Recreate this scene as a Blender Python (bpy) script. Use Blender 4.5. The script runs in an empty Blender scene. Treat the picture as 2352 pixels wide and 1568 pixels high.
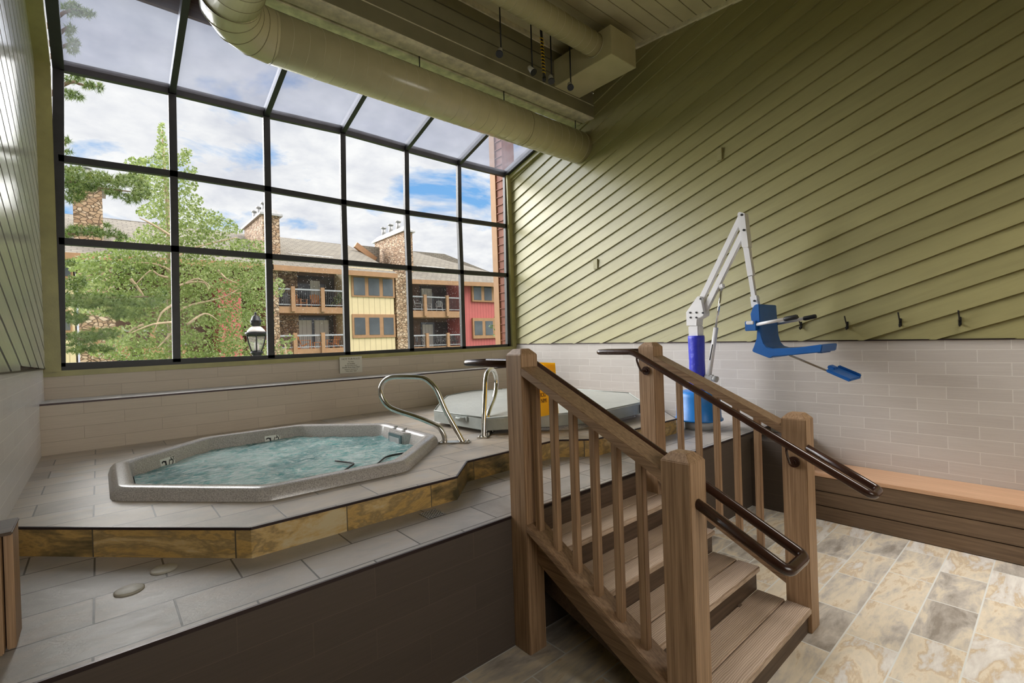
import bpy, bmesh, math, random
from mathutils import Vector, Matrix
random.seed(7)
C = bpy.context.scene.collection
SC = bpy.context.scene
PI = math.pi
# ------------------------------------------------------------------ camera model (2352 x 1568 frame)
F, CX, CY, H = 1098.7, 1176.0, 784.0, 1.874
YAW, PITCH, ROLL = 0.71316907, -0.0029361, 0.03341109
def _cam():
    cy, sy, cp, sp = math.cos(YAW), math.sin(YAW), math.cos(PITCH), math.sin(PITCH)
    fwd = Vector((sy*cp, cy*cp, sp)); right = Vector((cy, -sy, 0)); down = -right.cross(fwd)
    cr, sr = math.cos(ROLL), math.sin(ROLL)
    return cr*right + sr*down, -sr*right + cr*down, fwd
RT, DN, FW = _cam()
EYE = Vector((0, 0, H))
def ray(px, py): return RT*((px-CX)/F) + DN*((py-CY)/F) + FW
def onX(x, px, py): d = ray(px, py); return EYE + d*(x/d.x)
def onY(y, px, py): d = ray(px, py); return EYE + d*(y/d.y)
def onZ(z, px, py): d = ray(px, py); return EYE + d*((z-H)/d.z)
def onP(p, n, px, py):
    d = ray(px, py); return EYE + d*((Vector(p)-EYE).dot(n)/d.dot(n))
cam = bpy.data.cameras.new('camera'); co = bpy.data.objects.new('camera', cam); C.objects.link(co)
m = Matrix((RT, -DN, -FW)).transposed().to_4x4(); m.translation = EYE
co.matrix_world = m
cam.sensor_width = 36.0; cam.lens = 36.0*F/2352.0; cam.clip_start = 0.02; cam.clip_end = 400
SC.camera = co
# ------------------------------------------------------------------ key dimensions (world, floor at 0)
ZD, ZP, ZL, ZW = 0.794, 0.953, 1.430, 0.909           # deck, tub platform, ledge, water
XR, XL, YW = 5.86, -0.425, 6.68
YD, YLEDGE = 2.25, 6.13
def zceil(y): return H + 3.96 + 0.086*(y-2.44)
def zsky(y): return H + 3.03 + 0.29*(YW-y)
# ------------------------------------------------------------------ mesh builder
def wloc(o):
    v = Vector((0, 0, 0))
    while o is not None: v += o.location; o = o.parent
    return v
class MB:
    def __init__(s): s.v = []; s.f = []; s.sm = []
    def add(s, vs, fs, smooth=False):
        b = len(s.v); s.v += [Vector(v) for v in vs]
        for f in fs: s.f.append([b+i for i in f]); s.sm.append(smooth)
        return s
    def box(s, a, b):
        x0, x1 = sorted((a[0], b[0])); y0, y1 = sorted((a[1], b[1])); z0, z1 = sorted((a[2], b[2]))
        return s.add([(x0,y0,z0),(x1,y0,z0),(x1,y1,z0),(x0,y1,z0),(x0,y0,z1),(x1,y0,z1),(x1,y1,z1),(x0,y1,z1)],
                     [(0,3,2,1),(4,5,6,7),(0,1,5,4),(1,2,6,5),(2,3,7,6),(3,0,4,7)])
    def obox(s, c, ax, ay, az):
        c, ax, ay, az = Vector(c), Vector(ax), Vector(ay), Vector(az)
        vs = [c + i*ax + j*ay + k*az for k in (-1, 1) for i, j in ((-1,-1),(1,-1),(1,1),(-1,1))]
        return s.add(vs, [(0,3,2,1),(4,5,6,7),(0,1,5,4),(1,2,6,5),(2,3,7,6),(3,0,4,7)])
    def bar(s, p, q, w, d, up=(0,0,1)):
        p, q = Vector(p), Vector(q); t = (q-p); L = t.length; t.normalize()
        u = Vector(up); u = (u - t*u.dot(t))
        if u.length < 1e-4: u = Vector((1,0,0)) - t*t.x
        u.normalize(); r = t.cross(u)
        return s.obox((p+q)/2, t*L/2, r*w/2, u*d/2)
    def prism(s, poly, off):
        n = len(poly); off = Vector(off); P = [Vector(p) for p in poly]
        return s.add(P + [p+off for p in P], [tuple(range(n))[::-1], tuple(range(n, 2*n))] +
                     [(i, (i+1) % n, n+(i+1) % n, n+i) for i in range(n)])
    def poly(s, pts): return s.add(pts, [tuple(range(len(pts)))])
    def tube(s, path, r, n=12, closed=False, caps=True, smooth=True):
        P = [Vector(p) for p in path]; m_ = len(P); rs = r if isinstance(r, (list, tuple)) else [r]*m_
        T = []
        for i in range(m_):
            a = P[(i-1) % m_] if (closed or i > 0) else P[i]; b = P[(i+1) % m_] if (closed or i < m_-1) else P[i]
            T.append((b-a).normalized())
        u = T[0].orthogonal().normalized(); vs = []
        for i in range(m_):
            u = (u - T[i]*u.dot(T[i])).normalized(); w = T[i].cross(u)
            for k in range(n):
                a = 2*PI*k/n; vs.append(P[i] + (u*math.cos(a) + w*math.sin(a))*rs[i])
        fs = []
        for i in range(m_ if closed else m_-1):
            j = (i+1) % m_
            for k in range(n): fs.append((i*n+k, i*n+(k+1) % n, j*n+(k+1) % n, j*n+k))
        b = len(s.v); s.add(vs, fs, smooth)
        if caps and not closed:
            s.f += [[b+k for k in range(n)][::-1], [b+(m_-1)*n+k for k in range(n)]]; s.sm += [False, False]
        return s
    def cyl(s, p, q, r, n=16, r2=None): return s.tube([p, q], [r, r if r2 is None else r2], n)
    def lathe(s, c, prof, n=24, smooth=True):
        c = Vector(c); vs = []; fs = []; m_ = len(prof)
        for r, z in prof:
            for k in range(n): a = 2*PI*k/n; vs.append(c + Vector((r*math.cos(a), r*math.sin(a), z)))
        for i in range(m_-1):
            for k in range(n): fs.append((i*n+k, i*n+(k+1) % n, (i+1)*n+(k+1) % n, (i+1)*n+k))
        b = len(s.v); s.add(vs, fs, smooth)
        s.f += [[b+k for k in range(n)][::-1], [b+(m_-1)*n+k for k in range(n)]]; s.sm += [False, False]
        return s
    def build(s, name, mat, parent=None, bevel=0, seg=2, fix=True):
        me = bpy.data.meshes.new(name); off = wloc(parent) if parent else Vector((0, 0, 0))
        me.from_pydata([v-off for v in s.v], [], s.f)
        for p, sm in zip(me.polygons, s.sm): p.use_smooth = sm
        if fix or bevel:
            bm = bmesh.new(); bm.from_mesh(me)
            if fix: bmesh.ops.recalc_face_normals(bm, faces=bm.faces)
            if bevel:
                ed = [e for e in bm.edges if len(e.link_faces) == 2 and e.calc_face_angle(0) > 0.5]
                bmesh.ops.bevel(bm, geom=ed, offset=bevel, segments=seg, affect='EDGES', clamp_overlap=True)
            bm.to_mesh(me); bm.free()
        me.materials.append(mat)
        o = bpy.data.objects.new(name, me); C.objects.link(o)
        if parent: o.parent = parent
        return o
def bez(pts, n=8):
    """round a polyline path (Catmull-Rom)"""
    P = [Vector(p) for p in pts]; out = []
    for i in range(len(P)-1):
        a, b, c, d = P[max(i-1, 0)], P[i], P[i+1], P[min(i+2, len(P)-1)]
        for k in range(n):
            t = k/n; out.append(0.5*((2*b)+(c-a)*t+(2*a-5*b+4*c-d)*t*t+(3*b-a-3*c+d)*t**3))
    return out + [P[-1]]
def fillet(pts, r, n=6):
    P = [Vector(p) for p in pts]; out = [P[0]]
    for i in range(1, len(P)-1):
        a, b, c = P[i-1], P[i], P[i+1]; u = (a-b); v = (c-b); rr = min(r, u.length*.49, v.length*.49)
        p, q = b+u.normalized()*rr, b+v.normalized()*rr
        for k in range(n+1):
            t = k/n; out.append((1-t)**2*p + 2*t*(1-t)*b + t*t*q)
    return out + [P[-1]]
def tag(o, label=None, cat=None, group=None, kind=None):
    if label: o['label'] = label
    if cat: o['category'] = cat
    if group: o['group'] = group
    if kind: o['kind'] = kind
    return o
def thing(name, label, cat, loc=(0, 0, 0), group=None):
    o = bpy.data.objects.new(name, None); o.empty_display_size = .1; C.objects.link(o); o.location = loc
    return tag(o, label, cat, group)
def struct(o, label=None, cat=None): return tag(o, label, cat, kind='structure')
def dup(root, loc, rz=0, label=None, scale=None):
    r = root.copy(); C.objects.link(r); r.location = loc; r.rotation_euler = (0, 0, rz)
    if scale: r.scale = (scale,)*3
    if label: r['label'] = label
    for ch in list(root.children):
        c = ch.copy(); C.objects.link(c); c.parent = r
        for g in list(ch.children):
            d = g.copy(); C.objects.link(d); d.parent = c
    return r
# ------------------------------------------------------------------ materials
class NT:
    def __init__(s, name):
        s.m = bpy.data.materials.new(name); s.m.use_nodes = True; s.t = s.m.node_tree
        s.b = s.t.nodes['Principled BSDF']; s.out = s.t.nodes['Material Output']
        s.pos = s.n('ShaderNodeNewGeometry').outputs['Position']
    def n(s, t, **kw):
        nd = s.t.nodes.new(t)
        for k, v in kw.items(): setattr(nd, k, v)
        return nd
    def l(s, a, b): s.t.links.new(a, b)
    def setv(s, sock, v):
        if hasattr(v, 'links') or hasattr(v, 'is_linked'): s.l(v, sock)
        else: sock.default_value = v
    def math(s, op, a, b=0.0):
        nd = s.n('ShaderNodeMath', operation=op); s.setv(nd.inputs[0], a); s.setv(nd.inputs[1], b); return nd.outputs[0]
    def xyz(s):
        nd = s.n('ShaderNodeSeparateXYZ'); s.l(s.pos, nd.inputs[0]); return nd.outputs
    def comb(s, x, y, z=0.0):
        nd = s.n('ShaderNodeCombineXYZ')
        for i, v in enumerate((x, y, z)): s.setv(nd.inputs[i], v)
        return nd.outputs[0]
    def noise(s, vec, scale, detail=4, rough=.55, dist=0.0):
        nd = s.n('ShaderNodeTexNoise'); s.l(vec, nd.inputs['Vector']); nd.inputs['Scale'].default_value = scale
        nd.inputs['Detail'].default_value = detail; nd.inputs['Roughness'].default_value = rough
        nd.inputs['Distortion'].default_value = dist; return nd.outputs['Fac']
    def ramp(s, fac, stops, interp='LINEAR'):
        nd = s.n('ShaderNodeValToRGB'); s.l(fac, nd.inputs[0]); cr = nd.color_ramp; cr.interpolation = interp
        while len(cr.elements) < len(stops): cr.elements.new(.5)
        for e, (p, c) in zip(cr.elements, stops): e.position = p; e.color = (*c, 1) if len(c) == 3 else c
        return nd.outputs[0]
    def mix(s, fac, a, b, mode='MIX'):
        nd = s.n('ShaderNodeMix', data_type='RGBA', blend_type=mode); s.setv(nd.inputs[0], fac)
        for sock, v in ((nd.inputs[6], a), (nd.inputs[7], b)):
            if isinstance(v, tuple): v = (*v, 1) if len(v) == 3 else v
            s.setv(sock, v)
        return nd.outputs[2]
    def bump(s, h, strength=.3, dist=.01, prev=None):
        nd = s.n('ShaderNodeBump'); s.l(h, nd.inputs['Height']); nd.inputs['Strength'].default_value = strength
        nd.inputs['Distance'].default_value = dist
        if prev is not None: s.l(prev, nd.inputs['Normal'])
        return nd.outputs[0]
    def fin(s, col=None, rough=None, metal=None, nrm=None, spec=None):
        if col is not None: s.setv(s.b.inputs['Base Color'], (*col, 1) if isinstance(col, tuple) else col)
        if rough is not None: s.setv(s.b.inputs['Roughness'], rough)
        if metal is not None: s.setv(s.b.inputs['Metallic'], metal)
        if nrm is not None: s.l(nrm, s.b.inputs['Normal'])
        if spec is not None: s.b.inputs['Specular IOR Level'].default_value = spec
        return s.m
def sc(c, k): return tuple(min(1, x*k) for x in c)
def plain(name, col, rough=.5, metal=0., ns=6., amt=.12, bs=0., bd=.002, spec=None):
    t = NT(name); f = t.noise(t.pos, ns)
    c = t.ramp(f, [(.3, sc(col, 1-amt)), (.7, sc(col, 1+amt))])
    nr = t.bump(t.noise(t.pos, bs, 3), .5, bd) if bs else None
    return t.fin(c, rough, metal, nr, spec)
def axes(t, ax):
    o = t.xyz(); d = dict(X=o[0], Y=o[1], Z=o[2]); return d[ax[0]], d[ax[1]]
def brick(t, u, v, w, h, mortar, off=.5):
    nd = t.n('ShaderNodeTexBrick'); t.l(t.comb(u, v), nd.inputs['Vector']); nd.offset = off; nd.offset_frequency = 2; nd.squash = 1
    I = nd.inputs; I['Scale'].default_value = 1; I['Brick Width'].default_value = w; I['Row Height'].default_value = h
    I['Mortar Size'].default_value = mortar; I['Mortar Smooth'].default_value = .1; I['Bias'].default_value = 0
    I['Color1'].default_value = (0, 0, 0, 1); I['Color2'].default_value = (1, 1, 1, 1); I['Mortar'].default_value = (.5, .5, .5, 1)
    return nd.outputs['Color'], nd.outputs['Fac']
def wood_tile(name, ax, w, h, pu, pv, c1, c2, mcol, mortar=.0025, rough=.45):
    t = NT(name); u, v = axes(t, ax); u = t.math('ADD', u, pu+40*w); v = t.math('ADD', v, pv+40*h)
    c, f = brick(t, u, v, w, h, mortar)
    st = t.noise(t.comb(t.math('MULTIPLY', u, 4.0), t.math('MULTIPLY', v, 130.0), t.math('MULTIPLY', c, 9.0)), 1.0, 4, .6)
    col = t.mix(t.math('ADD', t.math('MULTIPLY', st, .9), t.math('MULTIPLY', c, .25)), c1, c2)
    col = t.mix(f, col, mcol)
    b = t.bump(t.math('SUBTRACT', t.math('MULTIPLY', st, .35), f), .5, .003)
    return t.fin(col, rough, 0, b)
def stone_tile(name, ax, w, h, pu, pv, stops, mcol, mortar=.005, rough=.3, scale=2.2, relief=.3, vary=.1, stretch=2.3, gain=2.3):
    t = NT(name); u, v = axes(t, ax); u = t.math('ADD', u, pu+40*w); v = t.math('ADD', v, pv+40*h)
    c, f = brick(t, u, v, w, h, mortar)
    vec = t.comb(t.math('ADD', u, t.math('MULTIPLY', c, 13.0)), t.math('ADD', t.math('MULTIPLY', v, stretch), t.math('MULTIPLY', c, 5.0)), t.math('MULTIPLY', c, 31.0))
    n1 = t.noise(vec, scale, 6, .62, .7); n2 = t.noise(vec, scale*4.5, 5, .65, .4)
    fac = t.math('ADD', t.math('ADD', t.math('MULTIPLY', n1, .75), t.math('MULTIPLY', n2, .25)), t.math('MULTIPLY', t.math('SUBTRACT', c, .5), vary))
    fac = t.math('ADD', t.math('MULTIPLY', t.math('SUBTRACT', fac, .5), gain), .5)
    col = t.ramp(fac, stops)
    col = t.mix(f, col, mcol)
    n3 = t.noise(vec, scale*9, 5, .7, .9)
    b = t.bump(t.math('SUBTRACT', t.math('MULTIPLY', n3, .6), t.math('MULTIPLY', f, 1.2)), relief, .006)
    rg = t.math('ADD', t.math('MULTIPLY', n2, .25), rough)
    return t.fin(col, rg, 0, b)
def wood(name, ax, c1, c2, rough=.5, stretch=(2.5, 55.0), bs=.35, rings=False):
    """ax: grain axis, then the two cross axes"""
    t = NT(name); o = t.xyz(); d = dict(X=o[0], Y=o[1], Z=o[2])
    vec = t.comb(t.math('MULTIPLY', d[ax[0]], stretch[0]), t.math('MULTIPLY', d[ax[1]], stretch[1]), t.math('MULTIPLY', d[ax[2]], stretch[1]))
    n1 = t.noise(vec, 1.0, 4, .6, .3)
    if rings:
        w = t.n('ShaderNodeTexWave', wave_type='BANDS', bands_direction='Y'); t.l(t.comb(t.math('MULTIPLY', d[ax[0]], .35), d[ax[1]], d[ax[2]]), w.inputs['Vector'])
        w.inputs['Scale'].default_value = 30; w.inputs['Distortion'].default_value = 5.5; w.inputs['Detail'].default_value = 2; w.inputs['Detail Scale'].default_value = .6
        n1 = t.math('ADD', t.math('MULTIPLY', n1, .62), t.math('MULTIPLY', w.outputs['Fac'], .38))
    col = t.ramp(n1, [(.25, c1), (.75, c2)])
    return t.fin(col, rough, 0, t.bump(n1, bs, .003))
OLIVE = (.345, .315, .145)
def painted_boards(name, col, rough=.38, k=.342, bs=.55):
    t = NT(name); x, y, z = t.xyz()
    u = t.math('SUBTRACT', y, t.math('MULTIPLY', z, k)); v = t.math('ADD', z, t.math('MULTIPLY', y, k))
    n1 = t.noise(t.comb(t.math('MULTIPLY', u, 1.6), t.math('MULTIPLY', v, 14.0), x), 1.0, 5, .65, .5)
    n2 = t.noise(t.comb(t.math('MULTIPLY', u, 26.0), t.math('MULTIPLY', v, 2.0), x), 1.0, 3, .6)
    bd = t.math('FLOOR', t.math('DIVIDE', t.math('SUBTRACT', v, H+.3334), .1935))
    wn = t.n('ShaderNodeTexWhiteNoise', noise_dimensions='1D'); t.l(bd, wn.inputs['W'])
    fac = t.math('ADD', t.math('MULTIPLY', n1, .7), t.math('MULTIPLY', wn.outputs['Value'], .3))
    c = t.ramp(fac, [(.2, sc(col, .84)), (.8, sc(col, 1.12))])
    b = t.bump(t.math('ADD', n1, t.math('MULTIPLY', n2, .35)), bs, .004)
    return t.fin(c, rough, 0, b)
M = {}
M['boards'] = painted_boards('olive_painted_boards', OLIVE)
M['boards_left'] = painted_boards('olive_boards_pale_sheen', (.60, .59, .51), .24, .342, .25)  # olive boards made paler: window sheen put into the colour
M['olive'] = plain('olive_paint', (.36, .33, .13), .4, 0, 5, .12, 60, .002)
M['drop'] = plain('shaded_olive_ceiling_paint', (.22, .20, .115), .5, 0, 3, .1, 40, .002)  # ceiling paint darkened: the drop wall's shade is put into the colour
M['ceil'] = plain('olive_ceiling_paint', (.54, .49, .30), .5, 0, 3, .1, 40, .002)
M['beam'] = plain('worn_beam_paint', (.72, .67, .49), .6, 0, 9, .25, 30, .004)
M['duct'] = plain('olive_duct_paint', (.52, .47, .28), .22, 0, 4, .06, 0)
M['seam'] = plain('duct_seam', (.25, .22, .11), .4)
M['spiral'] = plain('duct_spiral_seam', (.52, .48, .30), .35)
M['tileR'] = wood_tile('wall_tile_right', 'YZ', .42, .1135, .12, -1.768, (.46, .42, .39), (.64, .60, .565), (.72, .69, .65))
M['tileL'] = wood_tile('wall_tile_left', 'YZ', .42, .1135, .05, -1.745, (.72, .69, .69), (.88, .85, .85), (.95, .93, .90), .0025, .26)
M['tileW'] = wood_tile('wall_tile_window', 'XZ', .60, .118, .12, -1.43, (.50, .42, .34), (.68, .59, .49), (.40, .33, .26), .0016, .5)
M['tileD'] = wood_tile('shaded_deck_face_tile', 'XZ', .60, .152, .2, -.78, (.062, .046, .035), (.095, .07, .054), (.11, .08, .06), .0018, .75)  # wood tile darkened: shade on the deck front is put into its colour
DECK = [(.1, (.29, .265, .245)), (.4, (.38, .355, .335)), (.6, (.44, .395, .355)), (.85, (.46, .435, .425))]
M['deck'] = stone_tile('deck_stone_tile', 'XY', .53, .2745, .044, -2.29, DECK, (.10, .09, .08), .0042, .32, 1.6, .45, .13, 1.8, 2.0)
M['platform'] = stone_tile('platform_stone_tile', 'XY', .53, .2785, .046, -3.62+.2785*13, [(.1, (.32, .28, .24)), (.4, (.43, .37, .31)), (.6, (.50, .42, .335)), (.8, (.45, .415, .385))], (.17, .155, .135), .0042, .30, 1.5, .35, .15, 1.8, 2.1)
M['ledge'] = stone_tile('ledge_stone_tile', 'XY', .53, .6, .1, -.1, [(.2, (.42, .42, .42)), (.5, (.56, .54, .52)), (.8, (.62, .60, .58))], (.55, .54, .52), .004, .25, 1.6)
M['riser'] = stone_tile('platform_riser_stone', 'XZ', .56, 2.2, .33, 0, [(.15, (.07, .055, .022)), (.36, (.26, .175, .065)), (.5, (.56, .35, .11)), (.6, (.30, .21, .09)), (.72, (.58, .39, .155)), (.85, (.62, .50, .29))], (.10, .08, .05), .003, .32, 1.9)
M['floor'] = stone_tile('floor_stone_tile', 'XY', .5535, .2635, -.67, -.925+.2635*4, [(.0, (.32, .28, .235)), (.26, (.57, .52, .46)), (.42, (.76, .67, .53)), (.54, (.84, .73, .57)), (.64, (.66, .52, .35)), (.74, (.75, .70, .64)), (.9, (.88, .84, .77))], (.80, .80, .76), .0045, .24, 1.5, .15, .22, 3.2)
M['darktrim'] = plain('dark_bronze_trim', (.045, .03, .03), .35, .6)
M['frame'] = plain('dark_bronze_aluminium', (.032, .031, .034), .5, 0, 8, .2)
M['post'] = wood('stained_post_wood', 'ZXY', (.19, .105, .05), (.50, .32, .185), .5, (2.2, 85.0))
M['rail'] = wood('stained_rail_wood', 'YXZ', (.16, .092, .048), (.42, .27, .16), .40, (2.2, 85.0))
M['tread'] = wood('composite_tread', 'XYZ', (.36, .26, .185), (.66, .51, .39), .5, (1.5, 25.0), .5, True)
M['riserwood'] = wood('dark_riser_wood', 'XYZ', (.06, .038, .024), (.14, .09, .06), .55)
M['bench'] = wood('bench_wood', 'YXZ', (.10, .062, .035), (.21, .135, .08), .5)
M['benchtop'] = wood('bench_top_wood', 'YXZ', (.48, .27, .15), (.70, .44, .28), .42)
M['handrail'] = plain('brown_enamel_pipe', (.045, .018, .012), .22, .0, 10, .2, spec=.7)
M['steel'] = plain('brushed_stainless', (.66, .64, .60), .16, 1., 20, .05)
M['chrome'] = plain('polished_rod', (.8, .8, .8), .08, 1.)
M['white'] = plain('white_powder_coat', (.80, .79, .80), .3, 0, 4, .03)
M['blue'] = plain('blue_polyethylene', (.012, .115, .40), .38, 0, 6, .08, 90, .0008)
M['bluebase'] = plain('bright_blue_moulding', (.015, .19, .58), .34, 0, 4, .06)
M['bluewrap'] = plain('royal_blue_vinyl', (.035, .045, .50), .42, 0, 7, .15, 12, .02)
M['black'] = plain('black_rubber', (.015, .015, .015), .5)
M['blackmetal'] = plain('black_metal', (.02, .02, .022), .35, .4)
M['lamphead'] = plain('satin_lamp_head', (.62, .61, .58), .3, .2)
M['grey'] = plain('grey_plastic', (.42, .42, .42), .4)
def granite(name, a, b, rough=.22):
    t = NT(name); n1 = t.noise(t.pos, 160, 2, .7); n2 = t.noise(t.pos, 5, 3)
    c = t.ramp(n1, [(.38, a), (.62, b)]); c = t.mix(.12, c, t.ramp(n2, [(.3, a), (.7, b)]))
    return t.fin(c, rough, 0)
M['shell'] = granite('speckled_acrylic', (.30, .275, .26), (.60, .565, .54))
M['vinyl'] = plain('pale_grey_vinyl', (.46, .47, .44), .45, 0, 4, .06, 9, .012)
M['vinylside'] = plain('grey_green_vinyl', (.36, .39, .37), .42, 0, 6, .1, 14, .012)
M['vinyldark'] = plain('dark_slate_vinyl', (.13, .15, .24), .4, 0, 6, .2, 14, .012)
t = NT('safety_yellow'); yc = t.ramp(t.noise(t.pos, 4), [(.3, (.95, .66, .025)), (.7, (.98, .74, .04))]); t.l(yc, t.b.inputs['Base Color']); t.b.inputs['Roughness'].default_value = .4
tl_s = t.n('ShaderNodeBsdfTranslucent'); t.l(yc, tl_s.inputs[0]); ms_ = t.n('ShaderNodeMixShader'); ms_.inputs[0].default_value = .55
t.l(t.b.outputs[0], ms_.inputs[1]); t.l(tl_s.outputs[0], ms_.inputs[2]); t.l(ms_.outputs[0], t.out.inputs[0]); M['yellow'] = t.m
M['ink'] = plain('black_ink', (.012, .012, .012), .6)
M['ink2'] = plain('grey_ink', (.20, .17, .13), .6)
M['paper'] = plain('laminated_card', (.66, .63, .54), .35, 0, 4, .03)
M['marker'] = plain('depth_tile_white', (.80, .80, .74), .25, 0, 4, .03)
M['door'] = plain('smoked_plastic', (.10, .15, .16), .15)
M['cover'] = plain('beige_plastic_lid', (.46, .43, .36), .5, 0, 30, .1)
# water
t = NT('spa_water')
vec = t.comb(t.math('MULTIPLY', t.xyz()[0], 1.0), t.math('MULTIPLY', t.xyz()[1], 1.8), 0.0)
w1 = t.noise(vec, 7, 6, .68, 1.2); w2 = t.noise(vec, 22, 5, .7, .8); w3 = t.noise(t.pos, 1.7, 3, .5, .4)
foam = t.ramp(t.math('ADD', t.math('ADD', t.math('MULTIPLY', w1, .5), t.math('MULTIPLY', w2, .38)), t.math('MULTIPLY', w3, .25)), [(.50, (0, 0, 0)), (.64, (1, 1, 1))])
deep = t.ramp(w3, [(.38, (.035, .22, .23)), (.62, (.14, .44, .42))])
col = t.mix(t.math('MULTIPLY', foam, .74), deep, (.80, .90, .89))
M['water'] = t.fin(col, .12, 0, t.bump(t.math('ADD', w1, t.math('MULTIPLY', w2, .6)), .85, .03))
# glass
def glass(name, dust, dustcol, spots=False, tint=(.97, .98, .98)):
    t = NT(name); tr = t.n('ShaderNodeBsdfTransparent'); tr.inputs[0].default_value = (*tint, 1)
    gl = t.n('ShaderNodeBsdfGlossy'); gl.inputs['Roughness'].default_value = .02
    lw = t.n('ShaderNodeLayerWeight'); lw.inputs[0].default_value = .12
    m1 = t.n('ShaderNodeMixShader'); t.l(t.math('MULTIPLY', lw.outputs['Fresnel'], .7), m1.inputs[0]); t.l(tr.outputs[0], m1.inputs[1]); t.l(gl.outputs[0], m1.inputs[2])
    df = t.n('ShaderNodeBsdfTranslucent'); df.inputs[0].default_value = (*dustcol, 1)
    f = t.math('MULTIPLY', t.noise(t.pos, 3, 4), dust*2)
    if spots:
        vo = t.n('ShaderNodeTexVoronoi'); t.l(t.pos, vo.inputs['Vector']); vo.inputs['Scale'].default_value = 45
        f = t.math('ADD', f, t.math('MULTIPLY', t.math('LESS_THAN', vo.outputs['Distance'], .12), .5))
    m2 = t.n('ShaderNodeMixShader'); t.l(f, m2.inputs[0]); t.l(m1.outputs[0], m2.inputs[1]); t.l(df.outputs[0], m2.inputs[2])
    t.l(m2.outputs[0], t.out.inputs[0]); return t.m
M['glass'] = glass('window_glass', .0, (.8, .8, .8))
M['glass_wet'] = glass('spotted_window_glass', .006, (.8, .8, .8), True)
M['skyglass'] = glass('dusty_skylight_glass', .16, (.36, .375, .43), tint=(.50, .53, .60))
# ------------------------------------------------------------------ world
wd = bpy.data.worlds.new('sky'); SC.world = wd; wd.use_nodes = True; wt = wd.node_tree
bg = wt.nodes['Background']
def wn(t_, **kw):
    nd = wt.nodes.new(t_)
    for k, v in kw.items(): setattr(nd, k, v)
    return nd
tc = wn('ShaderNodeTexCoord'); sp = wn('ShaderNodeSeparateXYZ'); wt.links.new(tc.outputs['Generated'], sp.inputs[0])
def wm(op, a, b):
    nd = wn('ShaderNodeMath', operation=op)
    for i, v in enumerate((a, b)):
        if isinstance(v, (int, float)): nd.inputs[i].default_value = v
        else: wt.links.new(v, nd.inputs[i])
    return nd.outputs[0]
den = wm('ADD', wm('MAXIMUM', sp.outputs[2], 0.0), .22)
cv = wn('ShaderNodeCombineXYZ'); wt.links.new(wm('DIVIDE', sp.outputs[0], den), cv.inputs[0]); wt.links.new(wm('DIVIDE', sp.outputs[1], den), cv.inputs[1])
def wnoise(scale, detail, rough, dist):
    nd = wn('ShaderNodeTexNoise'); wt.links.new(cv.outputs[0], nd.inputs['Vector']); nd.inputs['Scale'].default_value = scale
    nd.inputs['Detail'].default_value = detail; nd.inputs['Roughness'].default_value = rough; nd.inputs['Distortion'].default_value = dist
    return nd.outputs['Fac']
def wramp(f, stops):
    nd = wn('ShaderNodeValToRGB'); wt.links.new(f, nd.inputs[0]); cr = nd.color_ramp
    while len(cr.elements) < len(stops): cr.elements.new(.5)
    for e, (p, c) in zip(cr.elements, stops): e.position = p; e.color = (*c, 1)
    return nd.outputs[0]
cl = wnoise(2.3, 7, .58, .35)
mask = wramp(cl, [(.33, (0, 0, 0)), (.45, (1, 1, 1))])
shade = wramp(wnoise(4.2, 6, .6, .2), [(.3, (.70, .72, .79)), (.62, (1, 1, 1))])
blue = wramp(sp.outputs[2], [(0.0, (.28, .58, .95)), (.6, (.13, .36, .78))])
mx = wn('ShaderNodeMix', data_type='RGBA'); wt.links.new(mask, mx.inputs[0]); wt.links.new(blue, mx.inputs[6]); wt.links.new(shade, mx.inputs[7])
wt.links.new(mx.outputs[2], bg.inputs[0]); bg.inputs[1].default_value = 1.0
def sun(name, dirv, strength, angle, col=(1, 1, 1)):
    l = bpy.data.lights.new(name, 'SUN'); l.energy = strength; l.angle = math.radians(angle); l.color = col
    o = bpy.data.objects.new(name, l); C.objects.link(o); o.rotation_euler = Vector(dirv).to_track_quat('-Z', 'Y').to_euler(); o.location = (0, 0, 30)
def area(name, loc, dirv, sx, sy, watts, col=(1, 1, 1), spread=180):
    l = bpy.data.lights.new(name, 'AREA'); l.shape = 'RECTANGLE'; l.size = sx; l.size_y = sy; l.energy = watts; l.color = col; l.spread = math.radians(spread)
    o = bpy.data.objects.new(name, l); C.objects.link(o); o.location = loc; o.rotation_euler = Vector(dirv).to_track_quat('-Z', 'Y').to_euler()
sun('overcast_daylight', (.40, -.84, -.36), 12.5, 62, (1, .98, .96))
sun('high_daylight', (-.45, .42, -.78), 4.6, 60, (1, .97, .92))
area('hall_fill', (.8, -3.0, 2.7), (.03, 1, -.10), 3.2, 1.4, 33, (1, .96, .90), 95)  # added fill light behind the camera, no real source
area('overhead_fill', (4.3, -.6, 5.1), (0, .05, -1), 1.4, 1.4, 36, (1, .94, .87), 75)  # added overhead fill for floor and bench, no real fixture
SC.view_settings.view_transform = 'Standard'; SC.view_settings.look = 'None'; SC.view_settings.exposure = 0.0
SC.cycles.max_bounces = 8; SC.cycles.diffuse_bounces = 4; SC.cycles.glossy_bounces = 3; SC.cycles.transmission_bounces = 4; SC.cycles.transparent_max_bounces = 12
SC.cycles.caustics_reflective = False; SC.cycles.caustics_refractive = False; SC.cycles.sample_clamp_indirect = 4.0
SC.cycles.use_denoising = True; SC.cycles.use_adaptive_sampling = True; SC.cycles.adaptive_threshold = .025
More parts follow.
